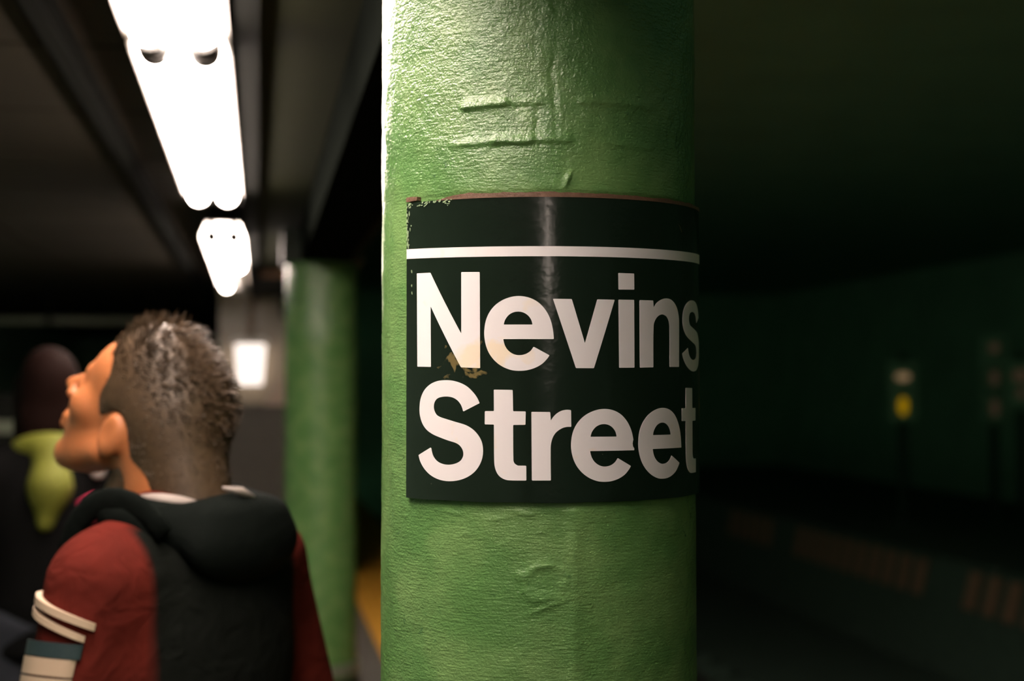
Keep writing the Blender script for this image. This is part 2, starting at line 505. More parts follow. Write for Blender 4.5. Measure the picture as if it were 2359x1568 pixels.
def bump1(x, c, w): return np.exp(-((x-c)/w)**2)
def sstep(x, a, b):
    t = np.clip((x-a)/(b-a), 0, 1); return t*t*(3-2*t)
def seg(S, a, b, soft): return sstep(S, a-soft, a+soft)*(1-sstep(S, b-soft, b+soft))
def lipridge(S, Hh, line, a, b, hgt, soft=0.004, rise=0.007):
    """overhanging paint lip: swells downwards towards the line, then drops away"""
    y = line + 0.0012*fbm(S*60, S*0+3.3, 5)
    d = Hh-y
    prof = np.where(d >= 0, np.exp(-(d/rise)**2), np.exp(-(d/0.0016)**2))
    return hgt*prof*seg(S, a, b, soft)
def col_disp(S, Hh):
    d = 0.0011*fbm(S*14, Hh*14, 1) + 0.0006*fbm(S*45, Hh*45, 2) + 0.00022*fbm(S*160, Hh*160, 3, 3)
    top = sstep(Hh, 1.78, 1.84)
    d += top*0.0007*fbm(S*85, Hh*60, 9, 3)
    d += lipridge(S, Hh, 1.8655, -0.078, -0.031, 0.0034) + lipridge(S, Hh, 1.8672, -0.033, 0.006, 0.0014) + lipridge(S, Hh, 1.8690, 0.040, 0.125, 0.0011)
    d += lipridge(S, Hh, 1.8300, -0.092, -0.040, 0.0020) + lipridge(S, Hh, 1.8298, -0.044, -0.006, 0.0036) + lipridge(S, Hh, 1.8312, -0.006, 0.031, 0.0018) + lipridge(S, Hh, 1.8295, 0.066, 0.125, 0.0010)
    # slanted flake above the sign
    cx = 0.0295; cy = 1.794; u = (S-cx)*0.40+(Hh-cy)*0.917; w = (S-cx)*0.917-(Hh-cy)*0.40
    d += 0.0026*np.exp(-(u/0.0075)**2)*np.where(w < 0, np.exp(-(w/0.004)**2), np.exp(-(w/0.0012)**2))
    # vertical folds in the upper paint
    fold = 0.002+0.016*fbm(Hh*26, Hh*0+1.7, 8)
    cr = np.clip(0.5+1.6*fbm(Hh*38, S*10, 12), 0, 1)
    d += top*cr*(-0.0011*np.exp(-((S-fold)/0.0030)**2) + 0.0005*np.exp(-((S-fold-0.010)/0.007)**2))
    d += top*(1-cr)*(-0.0010*np.exp(-((S-0.016+0.8*fold)/0.0028)**2))
    d += top*0.0016*fbm(S*22+3, Hh*30, 77, 4)*np.exp(-((S-0.004)/0.03)**2)
    # broad drip below the sign
    low = 1-sstep(Hh, 1.478, 1.487)
    dr = 0.0355+0.002*fbm(Hh*12, Hh*0+6, 4)
    d += low*0.0019*np.exp(-((S-dr)/0.0085)**2)*(0.6+1.1*fbm(S*30, Hh*13, 61))
    d += low*0.0006*np.exp(-((S+0.095+0.01*fbm(Hh*9, Hh*0, 14))/0.012)**2)
    # worn swirl
    rr = np.sqrt(((S-0.003)/0.020)**2+((Hh-1.412)/0.019)**2)
    rr = rr+0.9*fbm(S*45, Hh*45, 23)
    d += 0.0016*np.exp(-((rr-0.85)/0.25)**2)*np.clip(fbm(S*30, Hh*30, 21)*1.6+0.35, 0, 1)
    d += 0.0012*np.exp(-((S-0.012-(Hh-1.395)*1.2)/0.010)**2-((Hh-1.392-0.3*(S-0.01))/0.0025)**2)
    # lip of paint pushed up below the sign edge
    for c, y, w, hg in ((-0.015, 1.4800, 0.012, 0.0013), (-0.09, 1.4790-0.0, 0.018, 0.0008), (0.03, 1.482, 0.01, 0.0008), (-0.045, 1.4745, 0.02, 0.0007), (0.09, 1.4815, 0.02, 0.0007)):
        d += hg*np.exp(-((S-c)/w)**2-((Hh-y-0.0015*np.sin(S*170))/0.0022)**2)
    # a few blobs
    r2 = np.random.default_rng(3)
    for _ in range(90):
        c = r2.uniform(-0.2, 0.17); y = r2.uniform(1.31, 1.97); w = r2.uniform(0.0014, 0.0032)
        d += r2.uniform(-0.0009, 0.0011)*np.exp(-((S-c)**2+(Hh-y)**2)/w**2)
    # flat under the sign
    und = seg(S, -0.1475, 0.27, 0.0015)*seg(Hh, 1.4885, 1.7835, 0.0012)
    return d*(1-und) - 0.0008*und

def shaft_mesh(fine):
    if fine:
        zs = np.concatenate([np.linspace(0.24, 1.26, 22), np.arange(1.285, 2.0, 0.00155), np.linspace(2.02, 2.16, 4)])
        n = 660
    else:
        zs = np.linspace(0.24, 2.16, 97); n = 72
    per = 2*math.pi*0.1693
    ss = (np.arange(n+1)/n-0.5)*per
    S, Z = np.meshgrid(ss, zs)
    if fine:
        D = col_disp(S, Z)
        w = np.abs(S)/(per/2); k = np.clip((1-w)/0.05, 0, 1); D *= k      # close the seam at the back
    else:
        D = 0.0022*fbm(S*9, Z*9, 31)*np.clip((1-np.abs(S)/(per/2))/0.05, 0, 1)
    Rr = CR+D
    A = BASE_ANG-S/0.1693
    V = np.stack([Rr*np.sin(A), Rr*np.cos(A), Z], -1)[:, :n].reshape(-1, 3)
    m = len(zs)
    I, J = np.meshgrid(np.arange(m-1), np.arange(n), indexing='ij')
    I = I.ravel(); J = J.ravel(); J2 = (J+1) % n
    Q = np.stack([I*n+J, (I+1)*n+J, (I+1)*n+J2, I*n+J2], 1)
    me = bpy.data.meshes.new('shaft')
    me.vertices.add(len(V)); me.vertices.foreach_set('co', V.astype(np.float32).ravel())
    me.loops.add(len(Q)*4); me.loops.foreach_set('vertex_index', Q.astype(np.int32).ravel())
    me.polygons.add(len(Q)); me.polygons.foreach_set('loop_start', np.arange(0, len(Q)*4, 4, dtype=np.int32))
    me.update(calc_edges=True)
    uv = me.uv_layers.new(name='uv')
    sj = np.stack([ss[J], ss[J], ss[J+1], ss[J+1]], 1); zj = np.stack([zs[I], zs[I+1], zs[I+1], zs[I]], 1)
    uv.data.foreach_set('uv', np.stack([sj, zj], -1).astype(np.float32).ravel())
    # outward normals check
    if me.polygons[0].normal.dot(me.polygons[0].center*Vector((1, 1, 0))) < 0:
        me.flip_normals()
    me.polygons.foreach_set('use_smooth', [True]*len(Q))
    return me

def column(x, y, fine, label):
    root = empty('column', (x, y, 0))
    tag(root, label, 'column', 'green platform columns')
    link('shaft', shaft_mesh(fine), M['paint'], root)
    MB().box(-0.185, 0.185, -0.20, 0.20, 2.157, 2.185).box(-0.185, -0.10, -0.185, 0.185, 2.185, 2.31).build('capital', M['capital'], root)
    b = MB().lathe([(0.22, 0.0), (0.22, 0.05), (0.205, 0.09), (0.185, 0.20), (0.185, 0.25), (0.178, 0.262), (0.166, 0.265)], n=48)
    b.build('base', M['capital'], root)
    MB().lathe([(0.168, 0.285), (0.1795, 0.288), (0.1795, 0.335), (0.168, 0.338)], n=48).build('collar', M['pipe'], root)
    return root
column(CX, CY, True, 'thick round green painted column carrying the black station sign')
column(0.2932, 6.62, False, 'blurred round green column in the distance behind the man')

# ------------------------------------------------------------------ the wrapped station sign
def sign_black():
    m = bpy.data.materials.new('black_sign_enamel'); m.use_nodes = True
    nt = m.node_tree; N = nt.nodes; L = nt.links; p = N['Principled BSDF']
    uv = N.new('ShaderNodeTexCoord').outputs['UV']
    n1 = N.new('ShaderNodeTexNoise'); n1.inputs['Scale'].default_value = 60; n1.inputs['Detail'].default_value = 6; n1.inputs['Distortion'].default_value = 0.6
    L.new(uv, n1.inputs['Vector'])
    # patch of sticker residue around s=-0.075, h=1.618
    vm = N.new('ShaderNodeVectorMath'); vm.operation = 'SUBTRACT'; vm.inputs[1].default_value = (-0.074, 1.621, 0)
    L.new(uv, vm.inputs[0])
    vs = N.new('ShaderNodeVectorMath'); vs.operation = 'MULTIPLY'; vs.inputs[1].default_value = (1/0.040, 1/0.026, 0); L.new(vm.outputs[0], vs.inputs[0])
    ln = N.new('ShaderNodeVectorMath'); ln.operation = 'LENGTH'; L.new(vs.outputs[0], ln.inputs[0])
    fall = N.new('ShaderNodeMapRange'); fall.inputs['From Min'].default_value = 0.2; fall.inputs['From Max'].default_value = 1.15
    fall.inputs['To Min'].default_value = 0.62; fall.inputs['To Max'].default_value = 0.30
    L.new(ln.outputs['Value'], fall.inputs['Value'])
    ad = N.new('ShaderNodeMath'); ad.operation = 'ADD'; L.new(n1.outputs['Fac'], ad.inputs[0]); L.new(fall.outputs['Result'], ad.inputs[1])
    th = N.new('ShaderNodeMapRange'); th.inputs['From Min'].default_value = 1.06; th.inputs['From Max'].default_value = 1.12; L.new(ad.outputs[0], th.inputs['Value'])
    # sparse dust specks
    n2 = N.new('ShaderNodeTexNoise'); n2.inputs['Scale'].default_value = 330; n2.inputs['Detail'].default_value = 1; L.new(uv, n2.inputs['Vector'])
    t2 = N.new('ShaderNodeMapRange'); t2.inputs['From Min'].default_value = 0.79; t2.inputs['From Max'].default_value = 0.84; L.new(n2.outputs['Fac'], t2.inputs['Value'])
    mx = N.new('ShaderNodeMix'); mx.data_type = 'RGBA'; mx.inputs['A'].default_value = (0.006, 0.011, 0.007, 1); mx.inputs['B'].default_value = (0.13, 0.10, 0.04, 1)
    L.new(th.outputs['Result'], mx.inputs['Factor'])
    mx2 = N.new('ShaderNodeMix'); mx2.data_type = 'RGBA'; mx2.inputs['B'].default_value = (0.05, 0.06, 0.035, 1)
    L.new(mx.outputs['Result'], mx2.inputs['A']); L.new(t2.outputs['Result'], mx2.inputs['Factor'])
    L.new(mx2.outputs['Result'], p.inputs['Base Color'])
    p.inputs['Roughness'].default_value = 0.17
    p.inputs['Specular IOR Level'].default_value = 0.45
    bp = N.new('ShaderNodeBump'); bp.inputs['Distance'].default_value = 0.0004; bp.inputs['Strength'].default_value = 0.5
    n3 = N.new('ShaderNodeTexNoise'); n3.inputs['Scale'].default_value = 90; L.new(uv, n3.inputs['Vector'])
    L.new(n3.outputs['Fac'], bp.inputs['Height']); L.new(bp.outputs['Normal'], p.inputs['Normal'])
    return m
def sign_white():
    m = bpy.data.materials.new('white_sign_enamel'); m.use_nodes = True
    nt = m.node_tree; N = nt.nodes; L = nt.links; p = N['Principled BSDF']
    uv = N.new('ShaderNodeTexCoord').outputs['UV']
    n1 = N.new('ShaderNodeTexNoise'); n1.inputs['Scale'].default_value = 45; n1.inputs['Detail'].default_value = 4; n1.inputs['Distortion'].default_value = 0.6; L.new(uv, n1.inputs['Vector'])
    vm = N.new('ShaderNodeVectorMath'); vm.operation = 'SUBTRACT'; vm.inputs[1].default_value = (-0.056, 1.626, 0); L.new(uv, vm.inputs[0])
    vs = N.new('ShaderNodeVectorMath'); vs.operation = 'MULTIPLY'; vs.inputs[1].default_value = (1/0.055, 1/0.024, 0); L.new(vm.outputs[0], vs.inputs[0])
    ln = N.new('ShaderNodeVectorMath'); ln.operation = 'LENGTH'; L.new(vs.outputs[0], ln.inputs[0])
    fall = N.new('ShaderNodeMapRange'); fall.inputs['From Min'].default_value = 0.2; fall.inputs['From Max'].default_value = 1.1
    fall.inputs['To Min'].default_value = 0.62; fall.inputs['To Max'].default_value = 0.25; L.new(ln.outputs['Value'], fall.inputs['Value'])
    ad = N.new('ShaderNodeMath'); ad.operation = 'ADD'; L.new(n1.outputs['Fac'], ad.inputs[0]); L.new(fall.outputs['Result'], ad.inputs[1])
    th = N.new('ShaderNodeMapRange'); th.inputs['From Min'].default_value = 0.9; th.inputs['From Max'].default_value = 1.1; L.new(ad.outputs[0], th.inputs['Value'])
    mx = N.new('ShaderNodeMix'); mx.data_type = 'RGBA'; mx.inputs['A'].default_value = (0.74, 0.71, 0.73, 1); mx.inputs['B'].default_value = (0.76, 0.66, 0.53, 1)
    L.new(th.outputs['Result'], mx.inputs['Factor']); L.new(mx.outputs['Result'], p.inputs['Base Color'])
    p.inputs['Roughness'].default_value = 0.45
    p.inputs['Specular IOR Level'].default_value = 0.2
    return m
M['sblack'] = sign_black(); M['swhite'] = sign_white()
M['primer'] = mat('brown_primer', (0.17, 0.085, 0.05), 0.6, var=0.55, vscale=160, bump=0.0008, bscale=300)
M['chip'] = mat('old_pale_green_paint', (0.30, 0.42, 0.24), 0.5, var=0.5, vscale=200)

sign = empty('station_sign', (CX, CY, 0))
tag(sign, 'black wrap-around station sign with white lettering on the green column', 'sign')
def curved_patch(name, s0, s1, lower, upper, r0, r1, m, parent, n, nh=1, smooth=True):
    """curved solid strip on the column between heights lower(s) and upper(s), from radius r0 to r1"""
    vs = []; fs = []; uvs = []
    for i in range(n+1):
        s = s0+(s1-s0)*i/n
        a, b = lower(s), upper(s)
        for r in (r1, r0):
            for k in range(nh+1):
                h = a+(b-a)*k/nh
                vs.append(on_col(s, h, r)); uvs.append((s, h))
    w = 2*(nh+1)
    for i in range(n):
        p, q = i*w, (i+1)*w
        for k in range(nh):
            fs.append((p+k, q+k, q+k+1, p+k+1))
            fs.append((p+nh+1+k, p+nh+2+k, q+nh+2+k, q+nh+1+k))
        fs.append((p+nh, q+nh, q+2*nh+1, p+2*nh+1))
        fs.append((p, p+nh+1, q+nh+1, q))
    for k in range(nh):
        fs.append((k, k+1, nh+2+k, nh+1+k)); e = n*w
        fs.append((e+k, e+nh+1+k, e+nh+2+k, e+k+1))
    me = bpy.data.meshes.new(name); me.from_pydata(vs, [], fs)
    uv = me.uv_layers.new(name='uv')
    for lp in me.loops: uv.data[lp.index].uv = uvs[lp.vertex_index]
    bm = bmesh.new(); bm.from_mesh(me); bmesh.ops.recalc_face_normals(bm, faces=bm.faces)
    bm.to_mesh(me); bm.free()
    o = link(name, me, m, parent)
    if smooth:
        for pl in me.polygons: pl.use_smooth = abs(pl.normal.z) < 0.5
        me.set_sharp_from_angle(angle=math.radians(40))
    return o
SB, ST = 1.4895, 1.7775
curved_patch('plate', -0.1478, 0.256, lambda s: SB-0.0002*math.sin(s*90), lambda s: ST+0.0012*(abs(s)/0.148)**2, 0.1654, 0.1693, M['sblack'], sign, 140, 8)
def h_rule(off):
    return lambda s: (1.7210 if off == 0 else 1.7305)+0.0030*(s/0.1478)**2*(1 if s < 0 else 0.55)
curved_patch('white_rule', -0.1475, 0.256, h_rule(0), h_rule(1), 0.1692, 0.16955, M['swhite'], sign, 140)
def lip_noise(s, k): return float(fbm(np.array([s*90.0]), np.array([k*3.7]), 40+k)[0])
pe = curved_patch('primer_edge', -0.104, 0.25, lambda s: ST-0.0004+0.0012*(abs(s)/0.148)**2, lambda s: ST+0.0012*(abs(s)/0.148)**2+0.0044*min(1, (s+0.106)/0.03)*(1-0.45*max(0, s)/0.25)+0.0016*lip_noise(s, 1), 0.1645, 0.1697, M['primer'], sign, 160)
pe['label'] = 'strip of exposed brown primer along the top edge of the sign'
curved_patch('primer_chip', -0.1482, -0.131, lambda s: ST+0.0025+0.0010*lip_noise(s, 2), lambda s: ST+0.0068+0.0026*lip_noise(s, 3), 0.1645, 0.1698, M['primer'], sign, 14)['label'] = 'chip of brown primer at the top left corner of the sign'
# bits of green paint left on the sign's border
fl = MB()
r3 = random.Random(5)
def flake(s, h, w, l, ang):
    n = 6; b = len(fl.v)
    ring = []
    for k in range(n):
        a = 2*math.pi*k/n; rr = r3.uniform(0.6, 1.0)
        x = math.cos(a)*w*rr; y = math.sin(a)*l*rr
        ring.append((s+x*math.cos(ang)-y*math.sin(ang), h+x*math.sin(ang)+y*math.cos(ang)))
    fl.v += [on_col(p, q, 0.16925) for p, q in ring]+[on_col(p, q, 0.1698) for p, q in ring]
    fl.f.append(tuple(b+n+k for k in range(n)))
    for k in range(n): fl.f.append((b+k, b+(k+1) % n, b+n+(k+1) % n, b+n+k))
for _ in range(36):
    flake(-0.1475+abs(r3.gauss(0.002, 0.0022)), r3.uniform(1.735, ST-0.002), r3.uniform(0.0004, 0.0011), r3.uniform(0.0008, 0.003), r3.uniform(-0.3, 0.3))
for _ in range(34):
    s = r3.uniform(-0.146, -0.085)
    flake(s, ST-abs(r3.gauss(0.0, 0.0025))+0.0005, r3.uniform(0.0008, 0.0028), r3.uniform(0.0005, 0.0012), r3.uniform(0.1, 0.6))
for s, h in ((-0.139, 1.697), (-0.1385, 1.690), (-0.139, 1.711)):
    flake(s, h, 0.0007, 0.002, 0.2)
fo = fl.build('paint_flakes', M['chip'], sign); fo['kind'] = 'stuff'; fo['label'] = 'crumbs of green paint along the sign border'

GLYPHS = {
  'N': [[(-131.13,1708.75),(-112.36,1708.46),(-75.75,1648.51),(-75.9,1707.46),(-56.51,1706.98),(-55.93,1615.75),(-76.1,1616.6),(-111.91,1675.84),(-111.39,1617.25),(-130.09,1617.69)]],
  'e': [[(14.69,1642.93),(14.36,1647.67),(13.34,1654.45),(11.31,1661.91),(7.58,1669.36),(2.16,1675.8),(-3.93,1680.09),(-10.72,1682.62),(-18.21,1683.56),(-25.76,1682.74),(-34.08,1679.78),(-41.1,1675.11),(-46.78,1668.37),(-50.37,1660.24),(-51.81,1650.71),(-51.44,1643.2),(-49.63,1635.68),(-46.4,1628.85),(-41.08,1622.36),(-34.07,1617.24),(-25.76,1613.97),(-18.23,1613.14),(-10.74,1613.68),(-3.29,1615.84),(3.48,1619.56),(8.23,1624.3),(10.67,1627.68),(-4.29,1635.81),(-7.34,1631.75),(-12.09,1628.85),(-18.22,1627.84),(-23.7,1629.08),(-28.52,1632.49),(-31.64,1637.26),(-33.24,1643.04)],[(-32.82,1656.77),(-31.29,1661.38),(-27.83,1665.77),(-23.7,1668.11),(-19.04,1668.89),(-14.12,1668.05),(-9.71,1665.31),(-6.65,1661.23),(-5.3,1656.62)]],
  'v': [[(13.85,1680.91),(31.83,1680.77),(44.53,1639.14),(56.92,1680.86),(75.16,1680.84),(53.44,1615.65),(35.7,1615.74)]],
  'i': [[(79.31,1681.09),(97.16,1681.33),(97.37,1616.41),(79.85,1616.17)],[(79.15,1706.52),(97.24,1706.66),(97.37,1691.16),(79.34,1690.71)]],
  'n': [[(103.71,1681.4),(121.44,1681.62),(122.01,1674.79),(126.08,1679.28),(132.42,1682.68),(140.23,1684.42),(148.6,1683.6),(155.66,1679.8),(160.43,1674.31),(162.95,1667.28),(163.47,1660.16),(163.16,1617.66),(145.99,1617.5),(145.98,1657.46),(144.21,1663.41),(140.71,1667.17),(135.07,1668.52),(129.14,1667.12),(124.48,1663.13),(121.93,1657.46),(121.36,1616.86),(103.92,1616.46)]],
  'S': [[(-56.42,1582.62),(-59.07,1587.85),(-63.53,1593.29),(-69.58,1598.41),(-77.33,1601.97),(-86.15,1604.04),(-94.47,1604.4),(-103.16,1603.58),(-112.29,1600.47),(-119.98,1594.89),(-124.99,1587.19),(-126.82,1577.38),(-126.17,1570.4),(-122.89,1562.77),(-116.95,1556.62),(-108.47,1552.28),(-98.66,1549.17),(-90.17,1546.8),(-82.01,1544.77),(-77.65,1542.6),(-74.52,1538.9),(-73.35,1534.83),(-74.12,1531.05),(-76.84,1527.58),(-81.99,1525.05),(-89.3,1523.75),(-96.88,1524.28),(-103.44,1526.83),(-107.96,1531.18),(-110.09,1535.97),(-110.74,1538.86),(-111.68,1539.52),(-128.14,1531.78),(-125.84,1526.07),(-120.77,1519.64),(-113.97,1514.35),(-105.65,1510.53),(-96.85,1508.46),(-87.63,1508.1),(-78.0,1509.44),(-68.73,1512.78),(-61.23,1518.06),(-56.08,1524.96),(-53.54,1531.8),(-52.97,1538.59),(-54.28,1546.05),(-57.94,1552.46),(-63.5,1557.83),(-71.07,1561.84),(-82.04,1564.64),(-91.87,1567.06),(-99.57,1569.03),(-103.98,1571.05),(-106.69,1574.82),(-107.61,1578.62),(-106.71,1583.14),(-103.57,1586.62),(-98.73,1588.24),(-91.91,1588.75),(-85.31,1587.89),(-80.08,1585.37),(-76.52,1581.62),(-74.57,1577.87),(-73.79,1575.14),(-73.01,1574.8)]],
  't': [[(-42.34,1595.43),(-24.11,1595.18),(-23.7,1575.14),(-11.77,1575.04),(-11.98,1562.47),(-23.7,1562.3),(-23.43,1529.13),(-22.47,1526.24),(-19.6,1524.24),(-11.31,1524.15),(-11.18,1510.27),(-27.82,1510.39),(-32.66,1511.48),(-37.53,1514.78),(-40.69,1520.48),(-41.89,1527.91),(-42.18,1562.59),(-51.32,1562.65),(-51.18,1575.16),(-42.19,1575.21)]],
  'r': [[(-6.49,1574.64),(11.24,1574.5),(11.77,1566.33),(14.22,1570.04),(18.31,1573.75),(22.4,1575.77),(27.21,1576.57),(31.0,1576.22),(31.18,1560.53),(26.5,1560.42),(21.7,1558.88),(16.93,1555.52),(13.87,1551.14),(12.17,1545.75),(11.62,1540.35),(11.8,1510.3),(-6.04,1510.29)]],
}


def smooth_loop(pts, sub=4, corner=32.0):
    P = [Vector(p) for p in pts]; n = len(P)
    isc = []
    for i in range(n):
        a = (P[i]-P[i-1]); b = (P[(i+1) % n]-P[i])
        ang = abs(math.degrees(a.angle(b)))
        isc.append(ang > corner)
    out = []
    for i in range(n):
        p0, p1, p2, p3 = P[i-1], P[i], P[(i+1) % n], P[(i+2) % n]
        if isc[i]:
            # tiny rounded corner
            r = min(0.7, (p1-p0).length*0.3, (p2-p1).length*0.3)
            a = p1+(p0-p1).normalized()*r; b = p1+(p2-p1).normalized()*r
            out += [a, (a+b)/4+p1/2, b]
            st = b
        else:
            out.append(p1); st = p1
        if isc[i] and isc[(i+1) % n]: continue
        m1 = (p2-p1) if isc[i] else (p2-p0)*0.5
        m2 = (p2-p1) if isc[(i+1) % n] else (p3-p1)*0.5
        # scale tangents by segment length
        L = (p2-p1).length
        if m1.length > 0: m1 = m1.normalized()*L
        if m2.length > 0: m2 = m2.normalized()*L
        for k in range(1, sub):
            t = k/sub
            q = (2*t**3-3*t**2+1)*p1+(t**3-2*t**2+t)*m1+(-2*t**3+3*t**2)*p2+(t**3-t**2)*m2
            if isc[i] and t < 0.3: continue
            if isc[(i+1) % n] and t > 0.7: continue
            out.append(q)
    return out
def letter(loops, label):
    bm = bmesh.new()
    for lp in loops:
        vs = [bm.verts.new((p.x/1000, p.y/1000, 0)) for p in smooth_loop(lp)]
        for i in range(len(vs)): bm.edges.new((vs[i], vs[(i+1) % len(vs)]))
    bmesh.ops.remove_doubles(bm, verts=bm.verts, dist=1e-6)
    bmesh.ops.triangle_fill(bm, use_beauty=True, use_dissolve=False, edges=list(bm.edges))
    x0 = min(v.co.x for v in bm.verts); x1 = max(v.co.x for v in bm.verts)
    x = x0+0.003
    while x < x1:
        bmesh.ops.bisect_plane(bm, geom=list(bm.verts)+list(bm.edges)+list(bm.faces), dist=1e-7, plane_co=(x, 0, 0), plane_no=(1, 0, 0))
        x += 0.003
    for f in bm.faces:
        if f.normal.z < 0: f.normal_flip()
    front = list(bm.faces)
    ex = bmesh.ops.extrude_face_region(bm, geom=front)
    for v in [g for g in ex['geom'] if isinstance(g, bmesh.types.BMVert)]: v.co.z = 0.0002
    bmesh.ops.recalc_face_normals(bm, faces=bm.faces)
    uv = bm.loops.layers.uv.new('uv')
    for f in bm.faces:
        f.smooth = False
        for l in f.loops: l[uv].uv = (l.vert.co.x, l.vert.co.y)
    for v in bm.verts: v.co = on_col(v.co.x, v.co.y, 0.16925+v.co.z*1.5)
    me = bpy.data.meshes.new('letter'); bm.to_mesh(me); bm.free()
    o = link('letter', me, M['swhite'], sign)
    # smooth shade the front with cylinder normals
    for pl in me.polygons: pl.use_smooth = True
    me.set_sharp_from_angle(angle=math.radians(30))
    o['label'] = label
    return o
def fit(loops, s0, s1, h0, h1):
    a = np.array(loops[0]); lo = a.min(0); hi = a.max(0)
    return [[(s0+(p[0]-lo[0])/(hi[0]-lo[0])*(s1-s0), h0+(p[1]-lo[1])/(hi[1]-lo[1])*(h1-h0)) for p in l] for l in loops]
G = GLYPHS
letter(G['N'], 'white capital letter N'); letter(G['e'], 'white letter e in the upper word')
letter(G['v'], 'white letter v'); letter(G['i'], 'white letter i'); letter(G['n'], 'white letter n')
letter(fit(G['S'], 170.2, 231.0, 1613.5, 1685.2), 'shadowed white letter s')
letter(G['S'], 'white capital letter S'); letter(G['t'], 'white letter t after the capital S'); letter(G['r'], 'white letter r')
letter(fit(G['e'], 30.95, 96.9, 1508.4, 1577.2), 'first white letter e of the lower word')
letter(fit(G['e'], 101.7, 167.3, 1508.9, 1577.6), 'second white letter e of the lower word')
letter(fit(G['t'], 168.7, 208.6, 1511.5, 1597.0), 'shadowed white letter t at the end of the lower word')
# chipped screw hole at the right of the first e
sh = MB()
n = 10; b0 = []
for rr in (0.16965, 0.1699):
    for k in range(n):
        a = 2*math.pi*k/n
        sh.v.append(on_col(0.0972+0.0024*math.cos(a), 1.5440+0.0046*math.sin(a), rr))
sh.f.append(tuple(range(n, 2*n)))
for k in range(n): sh.f.append((k, (k+1) % n, n+(k+1) % n, n+k))
sh.build('chip_mark', M['sblack'], sign)

# ------------------------------------------------------------------ people
def skin(name, col):
    m = mat(name, col, 0.48, var=0.18, vscale=30, bump=0.0004, bscale=200)
    p = m.node_tree.nodes['Principled BSDF']
    p.inputs['Subsurface Weight'].default_value = 0.12
    p.inputs['Subsurface Radius'].default_value = (0.02, 0.008, 0.004)
    return m
M['skin'] = skin('warm_skin', (0.42, 0.145, 0.05))
M['hair'] = mat('brown_hair', (0.068, 0.040, 0.019), 0.55, var=0.6, vscale=90, spec=0.4)
M['eyewhite'] = mat('eye_white', (0.7, 0.66, 0.6), 0.2, var=0.05)
M['hood'] = mat('charcoal_hood_fabric', (0.006, 0.008, 0.007), 0.9, var=0.4, vscale=20, bump=0.002, bscale=60, spec=0.03)
M['lining'] = mat('pale_hood_lining', (0.26, 0.22, 0.20), 0.6, var=0.2)
M['stripe'] = mat('pale_sleeve_stripe', (0.46, 0.35, 0.25), 0.7, var=0.15)
M['teal'] = mat('teal_sleeve_band', (0.012, 0.032, 0.036), 0.7)
M['jeans'] = mat('dark_denim', (0.02, 0.024, 0.035), 0.85, var=0.3, vscale=30)
M['shoe'] = mat('dark_shoe_leather', (0.02, 0.016, 0.013), 0.5)
M['coat'] = mat('black_wool_coat', (0.006, 0.006, 0.006), 0.9, var=0.3, spec=0.02)
M['scarf'] = mat('yellow_green_scarf_wool', (0.14, 0.15, 0.004), 0.8, var=0.45, vscale=26, bump=0.002, bscale=120, stretch=(1, 1, 4))
M['pink'] = mat('bright_pink_wool', (0.65, 0.02, 0.10), 0.8, var=0.3, vscale=40)
M['darkhair'] = mat('dark_red_brown_hair', (0.010, 0.004, 0.003), 0.8, var=0.4, vscale=60, spec=0.05)

def jacket_mat():
    """red jacket with a black centre panel on the back"""
    m = bpy.data.materials.new('red_and_black_jacket_fabric'); m.use_nodes = True
    nt = m.node_tree; N = nt.nodes; L = nt.links; p = N['Principled BSDF']
    p.inputs['Roughness'].default_value = 0.9; p.inputs['Specular IOR Level'].default_value = 0.03
    ob = N.new('ShaderNodeTexCoord').outputs['Object']
    sx = N.new('ShaderNodeSeparateXYZ'); L.new(ob, sx.inputs[0])
    nz = N.new('ShaderNodeTexNoise'); nz.inputs['Scale'].default_value = 14; nz.inputs['Detail'].default_value = 4; L.new(ob, nz.inputs['Vector'])
    c1 = N.new('ShaderNodeMix'); c1.data_type = 'RGBA'; c1.inputs['A'].default_value = (0.125, 0.017, 0.012, 1); c1.inputs['B'].default_value = (0.045, 0.008, 0.006, 1)
    L.new(nz.outputs['Fac'], c1.inputs['Factor'])
    # back panel: behind the shoulder seam (x < -0.045) and between the arms
    a = N.new('ShaderNodeMapRange'); a.inputs['From Min'].default_value = -0.035; a.inputs['From Max'].default_value = -0.055; L.new(sx.outputs['X'], a.inputs['Value'])
    ab = N.new('ShaderNodeMath'); ab.operation = 'ABSOLUTE'; L.new(sx.outputs['Y'], ab.inputs[0])
    b = N.new('ShaderNodeMapRange'); b.inputs['From Min'].default_value = 0.150; b.inputs['From Max'].default_value = 0.135; L.new(ab.outputs[0], b.inputs['Value'])
    mu = N.new('ShaderNodeMath'); mu.operation = 'MULTIPLY'; L.new(a.outputs['Result'], mu.inputs[0]); L.new(b.outputs['Result'], mu.inputs[1])
    c2 = N.new('ShaderNodeMix'); c2.data_type = 'RGBA'; c2.inputs['B'].default_value = (0.006, 0.007, 0.006, 1)
    L.new(c1.outputs['Result'], c2.inputs['A']); L.new(mu.outputs[0], c2.inputs['Factor'])
    L.new(c2.outputs['Result'], p.inputs['Base Color'])
    n2 = N.new('ShaderNodeTexNoise'); n2.inputs['Scale'].default_value = 22; n2.inputs['Distortion'].default_value = 0.8; L.new(ob, n2.inputs['Vector'])
    bp = N.new('ShaderNodeBump'); bp.inputs['Distance'].default_value = 0.012; bp.inputs['Strength'].default_value = 0.6
    L.new(n2.outputs['Fac'], bp.inputs['Height']); L.new(bp.outputs['Normal'], p.inputs['Normal'])
    return m
M['jacket'] = jacket_mat()

